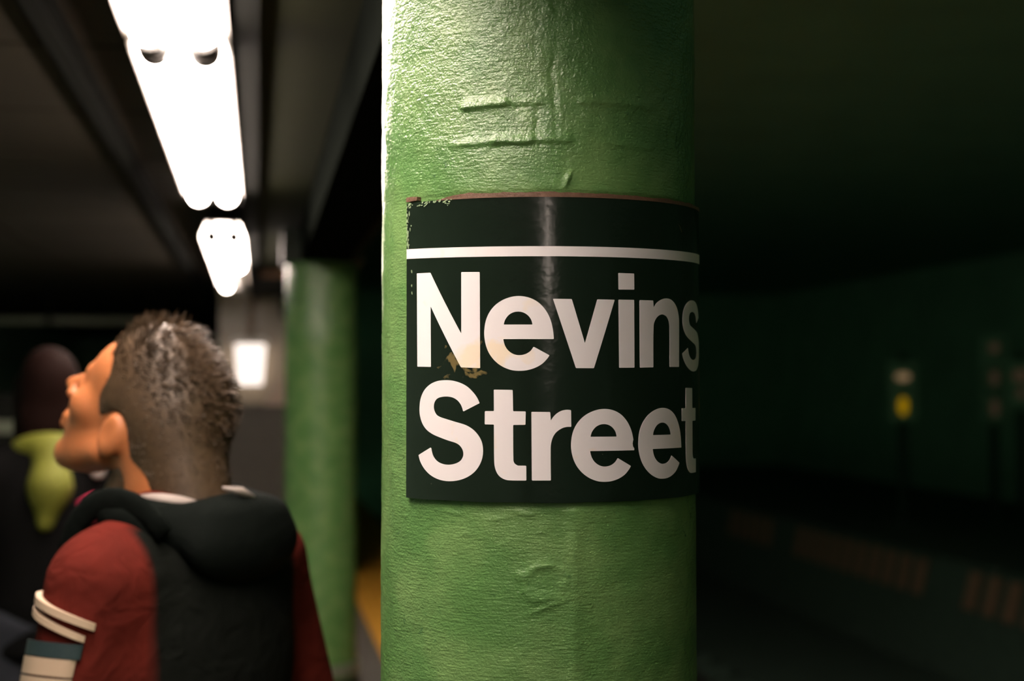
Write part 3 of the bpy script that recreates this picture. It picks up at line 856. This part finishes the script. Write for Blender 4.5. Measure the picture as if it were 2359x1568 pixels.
def rot_frame(pitch, roll=0.0, yaw=0.0):
    """columns: head forward, left, up in the body frame"""
    Ry = np.array([[math.cos(pitch), 0, -math.sin(pitch)], [0, 1, 0], [math.sin(pitch), 0, math.cos(pitch)]])
    Rz = np.array([[math.cos(yaw), -math.sin(yaw), 0], [math.sin(yaw), math.cos(yaw), 0], [0, 0, 1]])
    return Rz @ Ry

def head_sdf(F):
    """cranium, face, ears in the head frame (x forward, y left, z up, origin between the ears)"""
    F.ell((-0.014, 0, 0.052), (0.099, 0.077, 0.090), 0.0)
    F.ell((0.044, 0, 0.056), (0.058, 0.065, 0.060), 0.02)
    F.ell((0.042, 0, -0.022), (0.052, 0.056, 0.082), 0.03)
    F.cone((0.0, 0.050, -0.040), (0.058, 0.020, -0.092), 0.020, 0.017, 0.02)
    F.cone((0.0, -0.050, -0.040), (0.058, -0.020, -0.092), 0.020, 0.017, 0.02)
    F.ell((0.068, 0, -0.093), (0.020, 0.022, 0.018), 0.02)
    for s in (-1, 1):
        F.ell((0.062, s*0.044, -0.006), (0.024, 0.022, 0.022), 0.02)
    F.cone((0.086, -0.030, 0.034), (0.086, 0.030, 0.034), 0.013, 0.013, 0.014)
    F.ell((0.103, 0.033, 0.012), (0.016, 0.019, 0.013), 0.012, 'sub')
    F.ell((0.103, -0.033, 0.012), (0.016, 0.019, 0.013), 0.012, 'sub')
    F.cone((0.092, 0, 0.030), (0.124, 0, -0.011), 0.0080, 0.0105, 0.010)
    for s in (-1, 1):
        F.ell((0.108, s*0.012, -0.018), (0.011, 0.009, 0.009), 0.008)
        F.ell((0.0845, s*0.032, 0.012), (0.0135, 0.0135, 0.0125), 0.004)
    F.cone((0.094, -0.020, -0.046), (0.094, 0.020, -0.046), 0.007, 0.007, 0.008)
    F.cone((0.103, -0.006, -0.045), (0.103, 0.006, -0.045), 0.006, 0.006, 0.008)
    F.cone((0.092, -0.017, -0.059), (0.092, 0.017, -0.059), 0.0075, 0.0075, 0.008)
    F.cone((0.104, -0.020, -0.0525), (0.104, 0.020, -0.0525), 0.0045, 0.0045, 0.004, 'sub')
    tilt = np.array([[0.97, 0, 0.24], [0, 1, 0], [-0.24, 0, 0.97]])
    for s in (-1, 1):
        F.ell((-0.012, s*0.080, -0.002), (0.018, 0.008, 0.032), 0.006, rot=tilt)
        F.ell((-0.006, s*0.089, 0.002), (0.010, 0.006, 0.018), 0.004, 'sub', rot=tilt)

def hand_sdf(F, w, d, up, side):
    """relaxed hand from wrist w along d; five bent fingers"""
    w = np.array(w, float); d = np.array(d, float); d /= np.linalg.norm(d)
    up = np.array(up, float); up -= d*(up @ d); up /= np.linalg.norm(up)
    s = np.cross(d, up)*side
    F.cone(w, w+d*0.045, 0.022, 0.030, 0.015)
    for k, (o, l) in enumerate(((-0.026, 0.062), (-0.009, 0.074), (0.009, 0.070), (0.025, 0.055))):
        a = w+d*0.075+s*o*1.0
        F.cone(w+d*0.03+s*o*0.7, a, 0.013, 0.0105, 0.010)
        b = a+d*l*0.5-up*l*0.15; c = b+d*l*0.3-up*l*0.36
        F.cone(a, b, 0.0095, 0.009, 0.004); F.cone(b, c, 0.009, 0.0075, 0.004)
    a = w+d*0.02-s*0.026; b = a+d*0.035-s*0.020-up*0.006; c = b+d*0.028-s*0.004-up*0.008
    F.cone(a, b, 0.013, 0.011, 0.008); F.cone(b, c, 0.0105, 0.008, 0.004)

def body_sdf(F, hipw=0.155):
    F.ell((0, 0, 1.20), (0.100, 0.155, 0.20), 0.04)
    F.ell((0, 0, 0.98), (0.098, 0.145, 0.17), 0.05)
    for s in (-1, 1):
        F.cone((0.0, s*0.085, 0.92), (0.01, s*0.095, 0.50), 0.082, 0.055, 0.03)
        F.cone((0.01, s*0.095, 0.50), (-0.01, s*0.10, 0.09), 0.052, 0.036, 0.02)
        F.cone((-0.03, s*0.10, 0.035), (0.14, s*0.115, 0.03), 0.030, 0.026, 0.02)

def person_clothes(root, arms, coat_m, leg_m, shoe_m, h, coat_hem=0.80, name='jacket', bulk=1.0):
    F = SDF((-0.42, -0.48, 0.70), (0.46, 0.48, 1.52), h)
    F.ell((-0.005, 0, 1.22), (0.135*bulk, 0.185*bulk, 0.24), 0.05)
    F.ell((0.0, 0, 0.98), (0.130*bulk, 0.172*bulk, 0.25), 0.06)
    F.cone((-0.012, -0.140, 1.350), (-0.012, 0.140, 1.350), 0.060, 0.060, 0.06)
    F.ell((-0.015, 0, 1.39), (0.070, 0.095, 0.055), 0.05)
    F.ell((0.0, 0, coat_hem+0.02), (0.128*bulk, 0.168*bulk, 0.06), 0.05)
    for (sh, el, wr) in arms:
        F.cone(sh, el, 0.062*bulk, 0.053*bulk, 0.04)
        F.cone(el, wr, 0.052*bulk, 0.043*bulk, 0.015)
    j = link(name, F.mesh(name), coat_m, root, smooth=True)
    T = SDF((-0.25, -0.26, 0.04), (0.27, 0.26, 1.0), h*1.2)
    T.ell((0, 0, 0.90), (0.120, 0.160, 0.09), 0.03)
    for s in (-1, 1):
        T.cone((0.0, s*0.085, 0.90), (0.012, s*0.095, 0.50), 0.096, 0.070, 0.03)
        T.cone((0.012, s*0.095, 0.50), (-0.008, s*0.10, 0.07), 0.068, 0.056, 0.02)
    link('trousers', T.mesh('trousers'), leg_m, root, smooth=True)
    for s in (-1, 1):
        Sd = SDF((-0.13, s*0.105-0.09, -0.02), (0.24, s*0.105+0.09, 0.16), 0.006)
        Sd.cone((-0.035, s*0.10, 0.045), (0.14, s*0.116, 0.038), 0.045, 0.038, 0.02)
        Sd.cone((-0.02, s*0.10, 0.05), (-0.01, s*0.10, 0.11), 0.045, 0.042, 0.03)
        sl, P = Sd.sub((-0.13, s*0.105-0.09, -0.02), (0.24, s*0.105+0.09, 0.16))
        Sd.f[sl] = np.maximum(Sd.f[sl], (0.0-P[..., 2]).astype(np.float32)+0.001)
        link('shoe', Sd.mesh('shoe'), shoe_m, root, smooth=True)
    return j

def strands(name, base, m, parent, length, n, tilt, seed, rfun=None, width=0.0011):
    """short hair locks standing on a base hair mesh; tilt(co, nrm) -> lean direction"""
    r = random.Random(seed)
    polys = base.data.polygons
    mb = MB()
    ids = [r.randrange(len(polys)) for _ in range(n)]
    for i in ids:
        pl = polys[i]; c = pl.center; nrm = pl.normal
        l = length*r.uniform(0.6, 1.3)*(rfun(c) if rfun else 1.0)
        if l < 0.002: continue
        d = (nrm*0.55 + tilt(c, nrm) + Vector((r.uniform(-.3, .3), r.uniform(-.3, .3), r.uniform(-.2, .3)))).normalized()
        side = d.cross(nrm)
        if side.length < 1e-3: continue
        side.normalize(); w = width*r.uniform(0.7, 1.6)
        a = c-nrm*0.002; t = nrm*0.3
        mid = a+d*l*0.55+nrm*l*0.12; tip = a+d*l
        b = len(mb.v)
        th = side.cross(d).normalized()*w
        for q, k in ((a, 1.0), (mid, 0.8)):
            mb.v += [tuple(q-side*w*k), tuple(q+side*w*k), tuple(q+th*k)]
        mb.v.append(tuple(tip))
        for k in range(3):
            k2 = (k+1) % 3
            mb.f.append((b+k, b+k2, b+3+k2, b+3+k)); mb.f.append((b+3+k, b+3+k2, b+6))
    o = mb.build(name, m, parent)
    return o

# ---- the man in the red jacket
MAN_ANG = math.radians(139.8)
HEAD = at(314, 985, 2.05)
fwd = Vector((math.cos(MAN_ANG), math.sin(MAN_ANG), 0))
man_base = HEAD - fwd*0.085; man_base.z = 0
man = empty('person', man_base, MAN_ANG)
tag(man, 'man in a red and black jacket looking up towards the ceiling lights', 'person')
hz = HEAD.z
HR = rot_frame(math.radians(36), yaw=math.radians(12))
HO = (0.085, 0, hz)
F = SDF((-0.30, -0.34, 0.0), (0.36, 0.34, hz+0.20), 0.0055)
F.frame(); body_sdf(F)
HS = 1.0
armL = ((-0.012, 0.168, 1.335), (0.012, 0.222, 1.075), (0.150, 0.145, 0.965))
armR = ((-0.012, -0.168, 1.335), (-0.02, -0.265, 1.080), (0.155, -0.165, 0.965))
for sh, el, wr in (armL, armR):
    F.cone(sh, el, 0.052, 0.040, 0.03); F.cone(el, wr, 0.039, 0.026, 0.01)
F.cone((-0.01, -0.14, 1.36), (-0.01, 0.14, 1.36), 0.05, 0.05, 0.05)
hand_sdf(F, armL[2], (0.6, -0.75, -0.25), (0.3, 0.3, 1), 1)
hand_sdf(F, armR[2], (0.6, 0.75, -0.25), (0.3, -0.3, 1), -1)
F.frame(HO, HR, HS); head_sdf(F)
F.frame()
F.cone((0.005, 0, 1.38), (0.050, 0, hz-0.015), 0.060, 0.058, 0.03)
F.cone((-0.015, 0, 1.40), (0.015, 0, hz), 0.056, 0.056, 0.03)
F.cone((0.055, 0, 1.455), (0.078, 0, hz-0.07), 0.022, 0.02, 0.03)
body = link('body', F.mesh('body'), M['skin'], man, smooth=True)
person_clothes(man, (armL, armR), M['jacket'], M['jeans'], M['shoe'], 0.007)
# eyes
for s in (-1, 1):
    c = np.array(HO)+HS*(HR @ np.array((0.084, s*0.032, 0.012)))
    e = MB(); e.lathe([(0.002, -0.0125), (0.008, -0.0095), (0.0118, -0.004), (0.0125, 0.0), (0.0118, 0.004), (0.008, 0.0095), (0.002, 0.0125)], n=14)
    eo = e.build('eye', M['eyewhite'], man, smooth=True); eo.location = c
# hair: a close cap with locks on it
Hh = SDF(np.array(HO)-0.19, np.array(HO)+0.20, 0.0055)
Hh.frame(HO, HR, HS)
Hh.ell((-0.016, 0, 0.055), (0.106, 0.083, 0.099), 0.0)
Hh.ell((0.018, 0, 0.098), (0.062, 0.060, 0.056), 0.03)
Hh.ell((-0.066, 0, 0.028), (0.056, 0.070, 0.072), 0.03)
Hh.ell((-0.060, 0, -0.045), (0.046, 0.062, 0.075), 0.03)
Hh.ell((-0.066, 0, -0.110), (0.040, 0.058, 0.060), 0.03)
sl, P = Hh.sub(np.array(HO)-0.5, np.array(HO)+0.5)
q = Hh.local(P)
def halfplane(p0, p1):
    """signed distance, positive in front of/below the hair line from p0 to p1 (x,z)"""
    dx, dz = p1[0]-p0[0], p1[1]-p0[1]; l = math.hypot(dx, dz)
    return ((q[..., 0]-p0[0])*(-dz)+(q[..., 2]-p0[1])*dx)/l
wob = 0.004*np.sin(q[..., 1]*120)
front = halfplane((0.030, -0.020), (0.094, 0.098))          # in front of the temple line
front = -front
low = halfplane((-0.100, -0.165), (0.026, -0.030))
low = -low
ear = 0.030-np.sqrt(((q[..., 0]+0.010))**2+((q[..., 2]+0.008)*0.8)**2)
cut = np.maximum(np.maximum(front, low)+wob, ear)*HS
a = Hh.f[sl]; k = 0.008
Hh.f[sl] = (np.maximum(a, cut)+k*np.clip(1-np.abs(a-cut)/k, 0, 1)**2*0.25).astype(np.float32)
# nape: back hair, carried on over the neck in place of the head's shadow
Nk = SDF(np.array(HO)-0.19, np.array(HO)+0.20, 0.0055)
Nk.cone((0.012, 0, hz+0.01), (-0.018, 0, 1.435), 0.066, 0.061, 0.0)
slk, Pk = Nk.sub((-9,)*3, (9,)*3)
Nk.f[slk] = np.maximum(Nk.f[slk], (Pk[..., 0]-(0.030+0.25*(Pk[..., 2]-1.47))+0.004*np.sin(Pk[..., 2]*150)).astype(np.float32))
a = Hh.f; b = Nk.f; k = 0.02
Hh.f = (np.minimum(a, b)-k*np.clip(1-np.abs(a-b)/k, 0, 1)**2*0.25).astype(np.float32)
hair = link('hair', Hh.mesh('hair'), M['hair'], man, smooth=True)
HRm = Matrix(HR.tolist()); HOv = Vector(HO)
def lean(c, nrm):
    # brushed back over the crown, forward-up at the front tuft
    lc = HRm.transposed() @ (c-HOv)
    back = HRm @ Vector((-0.7, 0, 0.25)) if lc.x < 0.03 else HRm @ Vector((-0.15, 0, 0.7))
    if lc.z < 0.03: back = HRm @ Vector((-0.5, 0, -0.7))
    return back
def hlen(c):
    lc = HRm.transposed() @ (c-HOv)
    return 0.35+0.9*max(0.0, min(1.0, (lc.z-0.06)/0.06)) + (0.5 if (lc.x > 0.01 and lc.z > 0.11) else 0)
locks = strands('locks', hair, M['hair'], hair, 0.013, 6500, lean, 4, hlen)
locks['kind'] = 'stuff'
# hood lying round the neck
Hd = SDF((-0.26, -0.22, 1.26), (0.16, 0.22, 1.55), 0.006)
arc = []
for k in range(13):
    a = math.radians(-125+250*k/12)
    arc.append((-0.006-0.092*math.cos(a), 0.104*math.sin(a), 1.412+0.022*math.cos(a)*-1+0.01))
for k in range(12):
    Hd.cone(arc[k], arc[k+1], 0.022+0.012*math.sin(math.pi*k/12), 0.022+0.012*math.sin(math.pi*(k+1)/12), 0.02)
Hd.ell((-0.118, 0, 1.385), (0.040, 0.105, 0.055), 0.03)
Hd.ell((-0.110, 0, 1.425), (0.035, 0.085, 0.025), 0.02)
hood = link('hood', Hd.mesh('hood'), M['hood'], man, smooth=True)
lin = MB(); lin.tube([(-0.006-0.092*math.cos(a), 0.104*math.sin(a), 1.455-0.020*math.cos(a)) for a in [math.radians(25+9*k) for k in range(7)]], [0.002, 0.007, 0.010, 0.011, 0.010, 0.007, 0.002], 8)
lin.build('hood_lining', M['lining'], hood, smooth=True)['label'] = 'pale lining showing at the rim of the hood'
l2 = MB(); l2.tube([(-0.118, 0.045, 1.462), (-0.130, 0.020, 1.456), (-0.134, -0.005, 1.445)], [0.002, 0.006, 0.002], 8)
l2.build('toggle', M['lining'], hood, smooth=True)
# strap over the near shoulder
st = MB()
pts = []
for t in np.linspace(0, 1, 12):
    a = math.radians(12+130*t)
    pts.append((0.105*math.cos(a)-0.005, 0.115+0.012*math.sin(a*1.0), 1.335+0.112*math.sin(a)))
st.tube(pts, 0.017, 10, flat=0.28, up=(0, 1, 0))
st.build('strap', M['hood'], man, smooth=True)['label'] = 'dark strap running over the near shoulder'
# bands on the outer side of the near sleeve
def band(t0, t1, grow, m, label, half=62.0, slope=0.0):
    a, b = np.array(armL[0]), np.array(armL[1])
    ax = (b-a)/np.linalg.norm(b-a); Ln = np.linalg.norm(b-a)
    e1 = np.array((0.08, 0.99, 0.0)); e1 -= ax*(e1 @ ax); e1 /= np.linalg.norm(e1)
    e2 = np.cross(ax, e1)
    vs = []; fs = []; n = 14
    for k in range(n+1):
        f = -1+2*k/n; an = math.radians(half*f)
        d = e1*math.cos(an)+e2*math.sin(an)
        sh = slope*f
        for t, g in ((t0, -0.012), (t0, grow), (t1, grow), (t1, -0.012)):
            tt = t+sh
            r = 0.0665+(0.053-0.0665)*tt+g*(1.0 if abs(f) < 0.99 else 0.3)
            vs.append(tuple(a+ax*Ln*tt+d*r))
    for k in range(n):
        p, q = 4*k, 4*k+4
        for i in range(3): fs.append((p+i, q+i, q+i+1, p+i+1))
    fs += [(0, 1, 2, 3), (4*n+3, 4*n+2, 4*n+1, 4*n)]
    mb = MB(); mb.v = vs; mb.f = fs
    me = mb.mesh('sleeve_band')
    bm = bmesh.new(); bm.from_mesh(me); bmesh.ops.recalc_face_normals(bm, faces=bm.faces); bm.to_mesh(me); bm.free()
    o = link('sleeve_band', me, m, man, smooth=True); me.set_sharp_from_angle(angle=math.radians(50)); o['label'] = label
band(0.10, 0.135, 0.006, M['stripe'], 'pale stripe across the upper sleeve', 58, -0.045)
band(0.165, 0.195, 0.006, M['stripe'], 'second pale stripe across the upper sleeve', 50, -0.045)
band(0.27, 0.34, 0.006, M['teal'], 'teal band across the sleeve', 50, 0.02)
band(0.345, 0.425, 0.0065, M['stripe'], 'wide pale band across the sleeve', 46, 0.02)
band(0.435, 0.52, 0.0065, M['stripe'], 'lowest pale band across the sleeve', 46, 0.02)

# ---- the person with the yellow-green scarf
W_ANG = math.radians(100)
WH = at(112, 915, 4.3)
wf = Vector((math.cos(W_ANG), math.sin(W_ANG), 0))
wb = WH - wf*0.03; wb.z = 0
wo = empty('person', wb, W_ANG)
tag(wo, 'dark-coated figure with a yellow-green scarf beyond the man\'s chin', 'person')
wz = WH.z
F = SDF((-0.30, -0.36, 0.0), (0.36, 0.36, wz+0.19), 0.009)
body_sdf(F)
wa = (((-0.012, 0.165, 1.335), (-0.03, 0.235, 1.07), (0.10, 0.20, 0.90)), ((-0.012, -0.165, 1.335), (-0.03, -0.235, 1.07), (0.10, -0.20, 0.90)))
for sh, el, wr in wa:
    F.cone(sh, el, 0.046, 0.036, 0.03); F.cone(el, wr, 0.036, 0.024, 0.01)
hand_sdf(F, wa[0][2], (0.5, -0.1, -0.85), (1, 0, 0.3), 1); hand_sdf(F, wa[1][2], (0.5, 0.1, -0.85), (1, 0, 0.3), -1)
WR = rot_frame(0.0)
F.frame((0.03, 0, wz), WR, 0.98); head_sdf(F); F.frame()
F.cone((-0.01, 0, 1.34), (0.015, 0, wz-0.02), 0.055, 0.05, 0.03)
link('body', F.mesh('body'), M['skin'], wo, smooth=True)
person_clothes(wo, wa, M['coat'], M['jeans'], M['shoe'], 0.011, name='coat', bulk=0.97)
Hw = SDF((-0.16, -0.15, wz-0.24), (0.18, 0.15, wz+0.19), 0.008)
Hw.frame((0.03, 0, wz), WR, 0.98)
Hw.ell((-0.018, 0, 0.055), (0.108, 0.088, 0.102), 0.0)
Hw.ell((-0.050, 0, -0.06), (0.062, 0.092, 0.13), 0.04)
for s in (-1, 1): Hw.cone((0.02, s*0.078, 0.04), (0.035, s*0.082, -0.15), 0.026, 0.02, 0.03)
sl, P = Hw.sub((-9,)*3, (9,)*3); q = Hw.local(P)
face = -(np.sqrt(((q[..., 0]-0.10)/1.0)**2+(q[..., 1]*0.95)**2+((q[..., 2]+0.03)*0.62)**2)-0.074)
Hw.f[sl] = np.maximum(Hw.f[sl], face.astype(np.float32))
link('hair', Hw.mesh('hair'), M['darkhair'], wo, smooth=True)
Sc = SDF((-0.22, -0.17, 1.05), (0.22, 0.17, 1.52), 0.008)
for k in range(16):
    a0, a1 = 2*math.pi*k/16, 2*math.pi*(k+1)/16
    Sc.cone((0.0+0.082*math.cos(a0), 0.085*math.sin(a0), 1.395-0.03*math.cos(a0)), (0.0+0.082*math.cos(a1), 0.085*math.sin(a1), 1.395-0.03*math.cos(a1)), 0.030, 0.030, 0.02)
Sc.cone((-0.088, -0.005, 1.385), (-0.135, 0.0, 1.30), 0.052, 0.060, 0.03)
Sc.cone((-0.135, 0.0, 1.30), (-0.142, 0.012, 1.20), 0.058, 0.026, 0.03)
Sc.cone((-0.085, -0.05, 1.40), (-0.150, 0.015, 1.29), 0.022, 0.026, 0.008)
scarf = link('scarf', Sc.mesh('scarf'), M['scarf'], wo, smooth=True)
fr = MB(); fr.tube([(-0.150, -0.100, 1.27), (-0.150, -0.115, 1.24), (-0.140, -0.120, 1.21)], [0.030, 0.034, 0.024], 10)
fr.build('scarf_end', M['pink'], scarf, smooth=True)['label'] = 'pink end of the scarf'
fr = MB(); fr.tube([(-0.075, -0.085, 1.40), (-0.090, -0.105, 1.375), (-0.10, -0.11, 1.35)], [0.016, 0.026, 0.014], 10)
fr.build('scarf_end', M['pink'], scarf, smooth=True)['label'] = 'pink corner of the scarf'
bd = MB().lathe([(0.004, 0.0), (0.020, 0.002), (0.022, 0.006), (0.016, 0.010), (0.004, 0.011)], n=16)
bo = bd.build('badge', M['lining'], wo, smooth=True); bo.location = (-0.118, -0.135, 1.345); bo.rotation_euler = (0, math.radians(-80), 0)

# ------------------------------------------------------------------ things further off
# near-ceiling cable loop
cb = MB(); c0 = at(205, -18, 3.3)
cb.tube([(c0.x+0.05*math.cos(a), c0.y+0.02*math.sin(a), c0.z+0.05*math.sin(a)) for a in np.linspace(math.pi*1.05, math.pi*2.0, 14)], 0.006, 8)
z1 = 2.446
cb.tube([(c0.x-0.05, c0.y, c0.z), (c0.x-0.06, c0.y, z1)], 0.006, 8); cb.tube([(c0.x+0.05, c0.y, c0.z), (c0.x+0.055, c0.y, z1)], 0.006, 8)
tag(cb.build('cable', M['cable'], smooth=True), 'black cable loop hanging from the ceiling beside the lights', 'cable')
# cross pipe
pp = empty('cross_pipe', (0, 12.3, 0)); tag(pp, 'pale grey-green pipe crossing the dark hall behind the man', 'pipe')
MB().tube([(-3.2, 0, 2.135), (-0.62, 0, 2.135)], 0.035, 16).build('pipe', M['pipe'], pp, smooth=True)
for x in (-2.6, -1.7, -0.8):
    MB().tube([(x, 0, 2.16), (x, 0, 2.47)], 0.012, 8).build('hanger', M['dark'], pp, smooth=True)
    MB().tube([(x-0.02, 0, 2.135), (x+0.02, 0, 2.135)], 0.041, 16).build('clamp', M['dark'], pp)
# lit wall lamp on the enclosure
wl = empty('wall_lamp', (-0.055, 11.97, 1.6)); tag(wl, 'glowing white louvred lamp on the pale wall panel', 'lamp')
M['lamp'] = emit('wall_lamp_glow', (1.0, 0.86, 0.78), 1.6)
MB().poly_prism([(-0.10, 0.0), (0.10, 0.0), (0.125, 0.33), (-0.125, 0.33)], -0.10, 0.0).build('diffuser', M['lamp'], wl)
MB().poly_prism([(-0.16, 0.335), (0.16, 0.335), (0.13, 0.385), (-0.13, 0.385)], -0.13, 0.0).build('cap', M['tray'], wl)
for k in range(6):
    zz = 0.03+k*0.052; w = 0.103+0.025*(zz/0.33)
    MB().box(-w, w, -0.106, -0.09, zz, zz+0.006).build('louvre', M['tray'], wl)
MB().tube([(0, -0.03, 0.385), (0, -0.03, 0.845)], 0.03, 12).build('reflection_bar', M['pinklit'], wl, smooth=True)  # pale bar standing in for the tubes' reflection on the panel
# pale triangle at the foot of the panel, standing in for a lit patch
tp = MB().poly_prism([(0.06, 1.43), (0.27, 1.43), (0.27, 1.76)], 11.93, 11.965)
tag(tp.build('lit_patch', M['pinklit']), 'pinkish triangle standing in for a lit patch on the pale wall beside the distant column', 'plate')
# junction box under the ceiling
jb = empty('junction_box', (0.10, 9.3, 2.446)); tag(jb, 'orange-brown box under the ceiling next to the far light', 'box')
MB().box(-0.075, 0.075, -0.09, 0.09, -0.15, 0.0).build('case', M['rust'], jb, bevel=0.006)
MB().box(-0.080, 0.080, -0.096, -0.088, -0.155, -0.02).build('cover', M['rust'], jb)
# notice frame at the far left
nb = empty('notice_frame', tuple(at(-10, 1040, 8.0)*1.0)); nb.location.z = 0; tag(nb, 'dark standing frame with two dull grey strips at the left edge', 'notice board')
MB().box(-0.20, 0.20, -0.02, 0.02, 0.9, 1.55).build('panel', M['dark'], nb)
for x in (-0.17, 0.17): MB().tube([(x, 0, 0.0), (x, 0, 0.9)], 0.02, 10).build('post', M['dark'], nb, smooth=True)
MB().box(-0.22, 0.22, -0.18, 0.18, 0.0, 0.025).build('foot', M['dark'], nb)
for z in (1.05, 1.355): MB().box(-0.15, 0.14, -0.03, -0.021, z-0.03, z+0.045).build('strip', M['pipe'], nb)

# slatted board along the far platform edge
eb = empty('edge_board', (6.27, 0, 0)); tag(eb, 'long dim row of leaning reddish slats along the far platform edge', 'edge board')
MB().box(-0.01, 0.02, 8.6, 21.0, -0.42, -0.03).build('backing', M['bed'], eb)
sm = MB(); lean_ = 0.16
sm.v = [(-0.035, 0.0, -0.40), (-0.035, 0.19, -0.40), (-0.035, 0.19-lean_, -0.05), (-0.035, 0.0-lean_, -0.05), (-0.012, 0.0, -0.40), (-0.012, 0.19, -0.40), (-0.012, 0.19-lean_, -0.05), (-0.012, 0.0-lean_, -0.05)]
sm.f = [(0, 3, 2, 1), (4, 5, 6, 7), (0, 1, 5, 4), (1, 2, 6, 5), (2, 3, 7, 6), (3, 0, 4, 7)]
sme = sm.mesh('slat')
bmx = bmesh.new(); bmx.from_mesh(sme); bmesh.ops.recalc_face_normals(bmx, faces=bmx.faces); bmx.to_mesh(sme); bmx.free()
k = 0
for y in np.arange(9.0, 20.2, 0.34):
    if 12.05 < y < 12.6 or 16.1 < y < 16.75 or y > 18.2: continue  # slats left out so the gaps stand for the columns' shadows
    link('slat', sme, M['slat'], eb).location = (0, float(y), 0)
# signals on the far platform
def signal(px, d, heads, label, hgt):
    p = at(px, 886, d)
    r = empty('track_signal', (p.x, p.y, 0), -math.radians(25)); tag(r, label, 'signal', 'signals beyond the tracks')
    MB().tube([(0, 0.06, 0), (0, 0.06, hgt)], 0.05, 12).build('post', M['bed'], r, smooth=True)
    MB().box(-0.16, 0.16, -0.16, 0.16, 0.0, 0.03).build('foot', M['bed'], r)
    zs = [z for z, *_ in heads]
    MB().box(-0.17, 0.17, -0.06, 0.10, min(zs)-0.18, max(zs)+0.18).build('housing', M['tunnel'], r, bevel=0.01)
    for z, w, h, m in heads:
        MB().poly_prism([(w*math.cos(a), z+h*math.sin(a)) for a in [2*math.pi*i/14 for i in range(14)]], -0.075, -0.055).build('lens', m, r)
M['white_lens'] = emit('white_signal_glow', (1.0, 0.62, 0.32), 0.19, (0.1, 0.1, 0.1))
M['amber_lens'] = emit('amber_signal_glow', (1.0, 0.55, 0.0), 0.26, (0.1, 0.08, 0.02))
M['dim_lens'] = emit('dim_signal_glow', (1.0, 0.62, 0.35), 0.024, (0.1, 0.1, 0.1))
signal(2080, 16.2, ((1.69, 0.08, 0.045, M['white_lens']), (1.36, 0.05, 0.10, M['amber_lens'])), 'track signal with a pale lens above an amber lens', 1.95)
signal(2290, 16.6, ((2.03, 0.06, 0.06, M['dim_lens']), (1.68, 0.05, 0.09, M['dim_lens']), (1.33, 0.05, 0.10, M['dim_lens'])), 'faint track signal with three dim lenses in a column', 2.2)
signal(2352, 15.8, ((1.70, 0.10, 0.08, M['dim_lens']), (1.50, 0.06, 0.05, M['dim_lens'])), 'faint track signal cut by the right edge of the photo', 1.95)
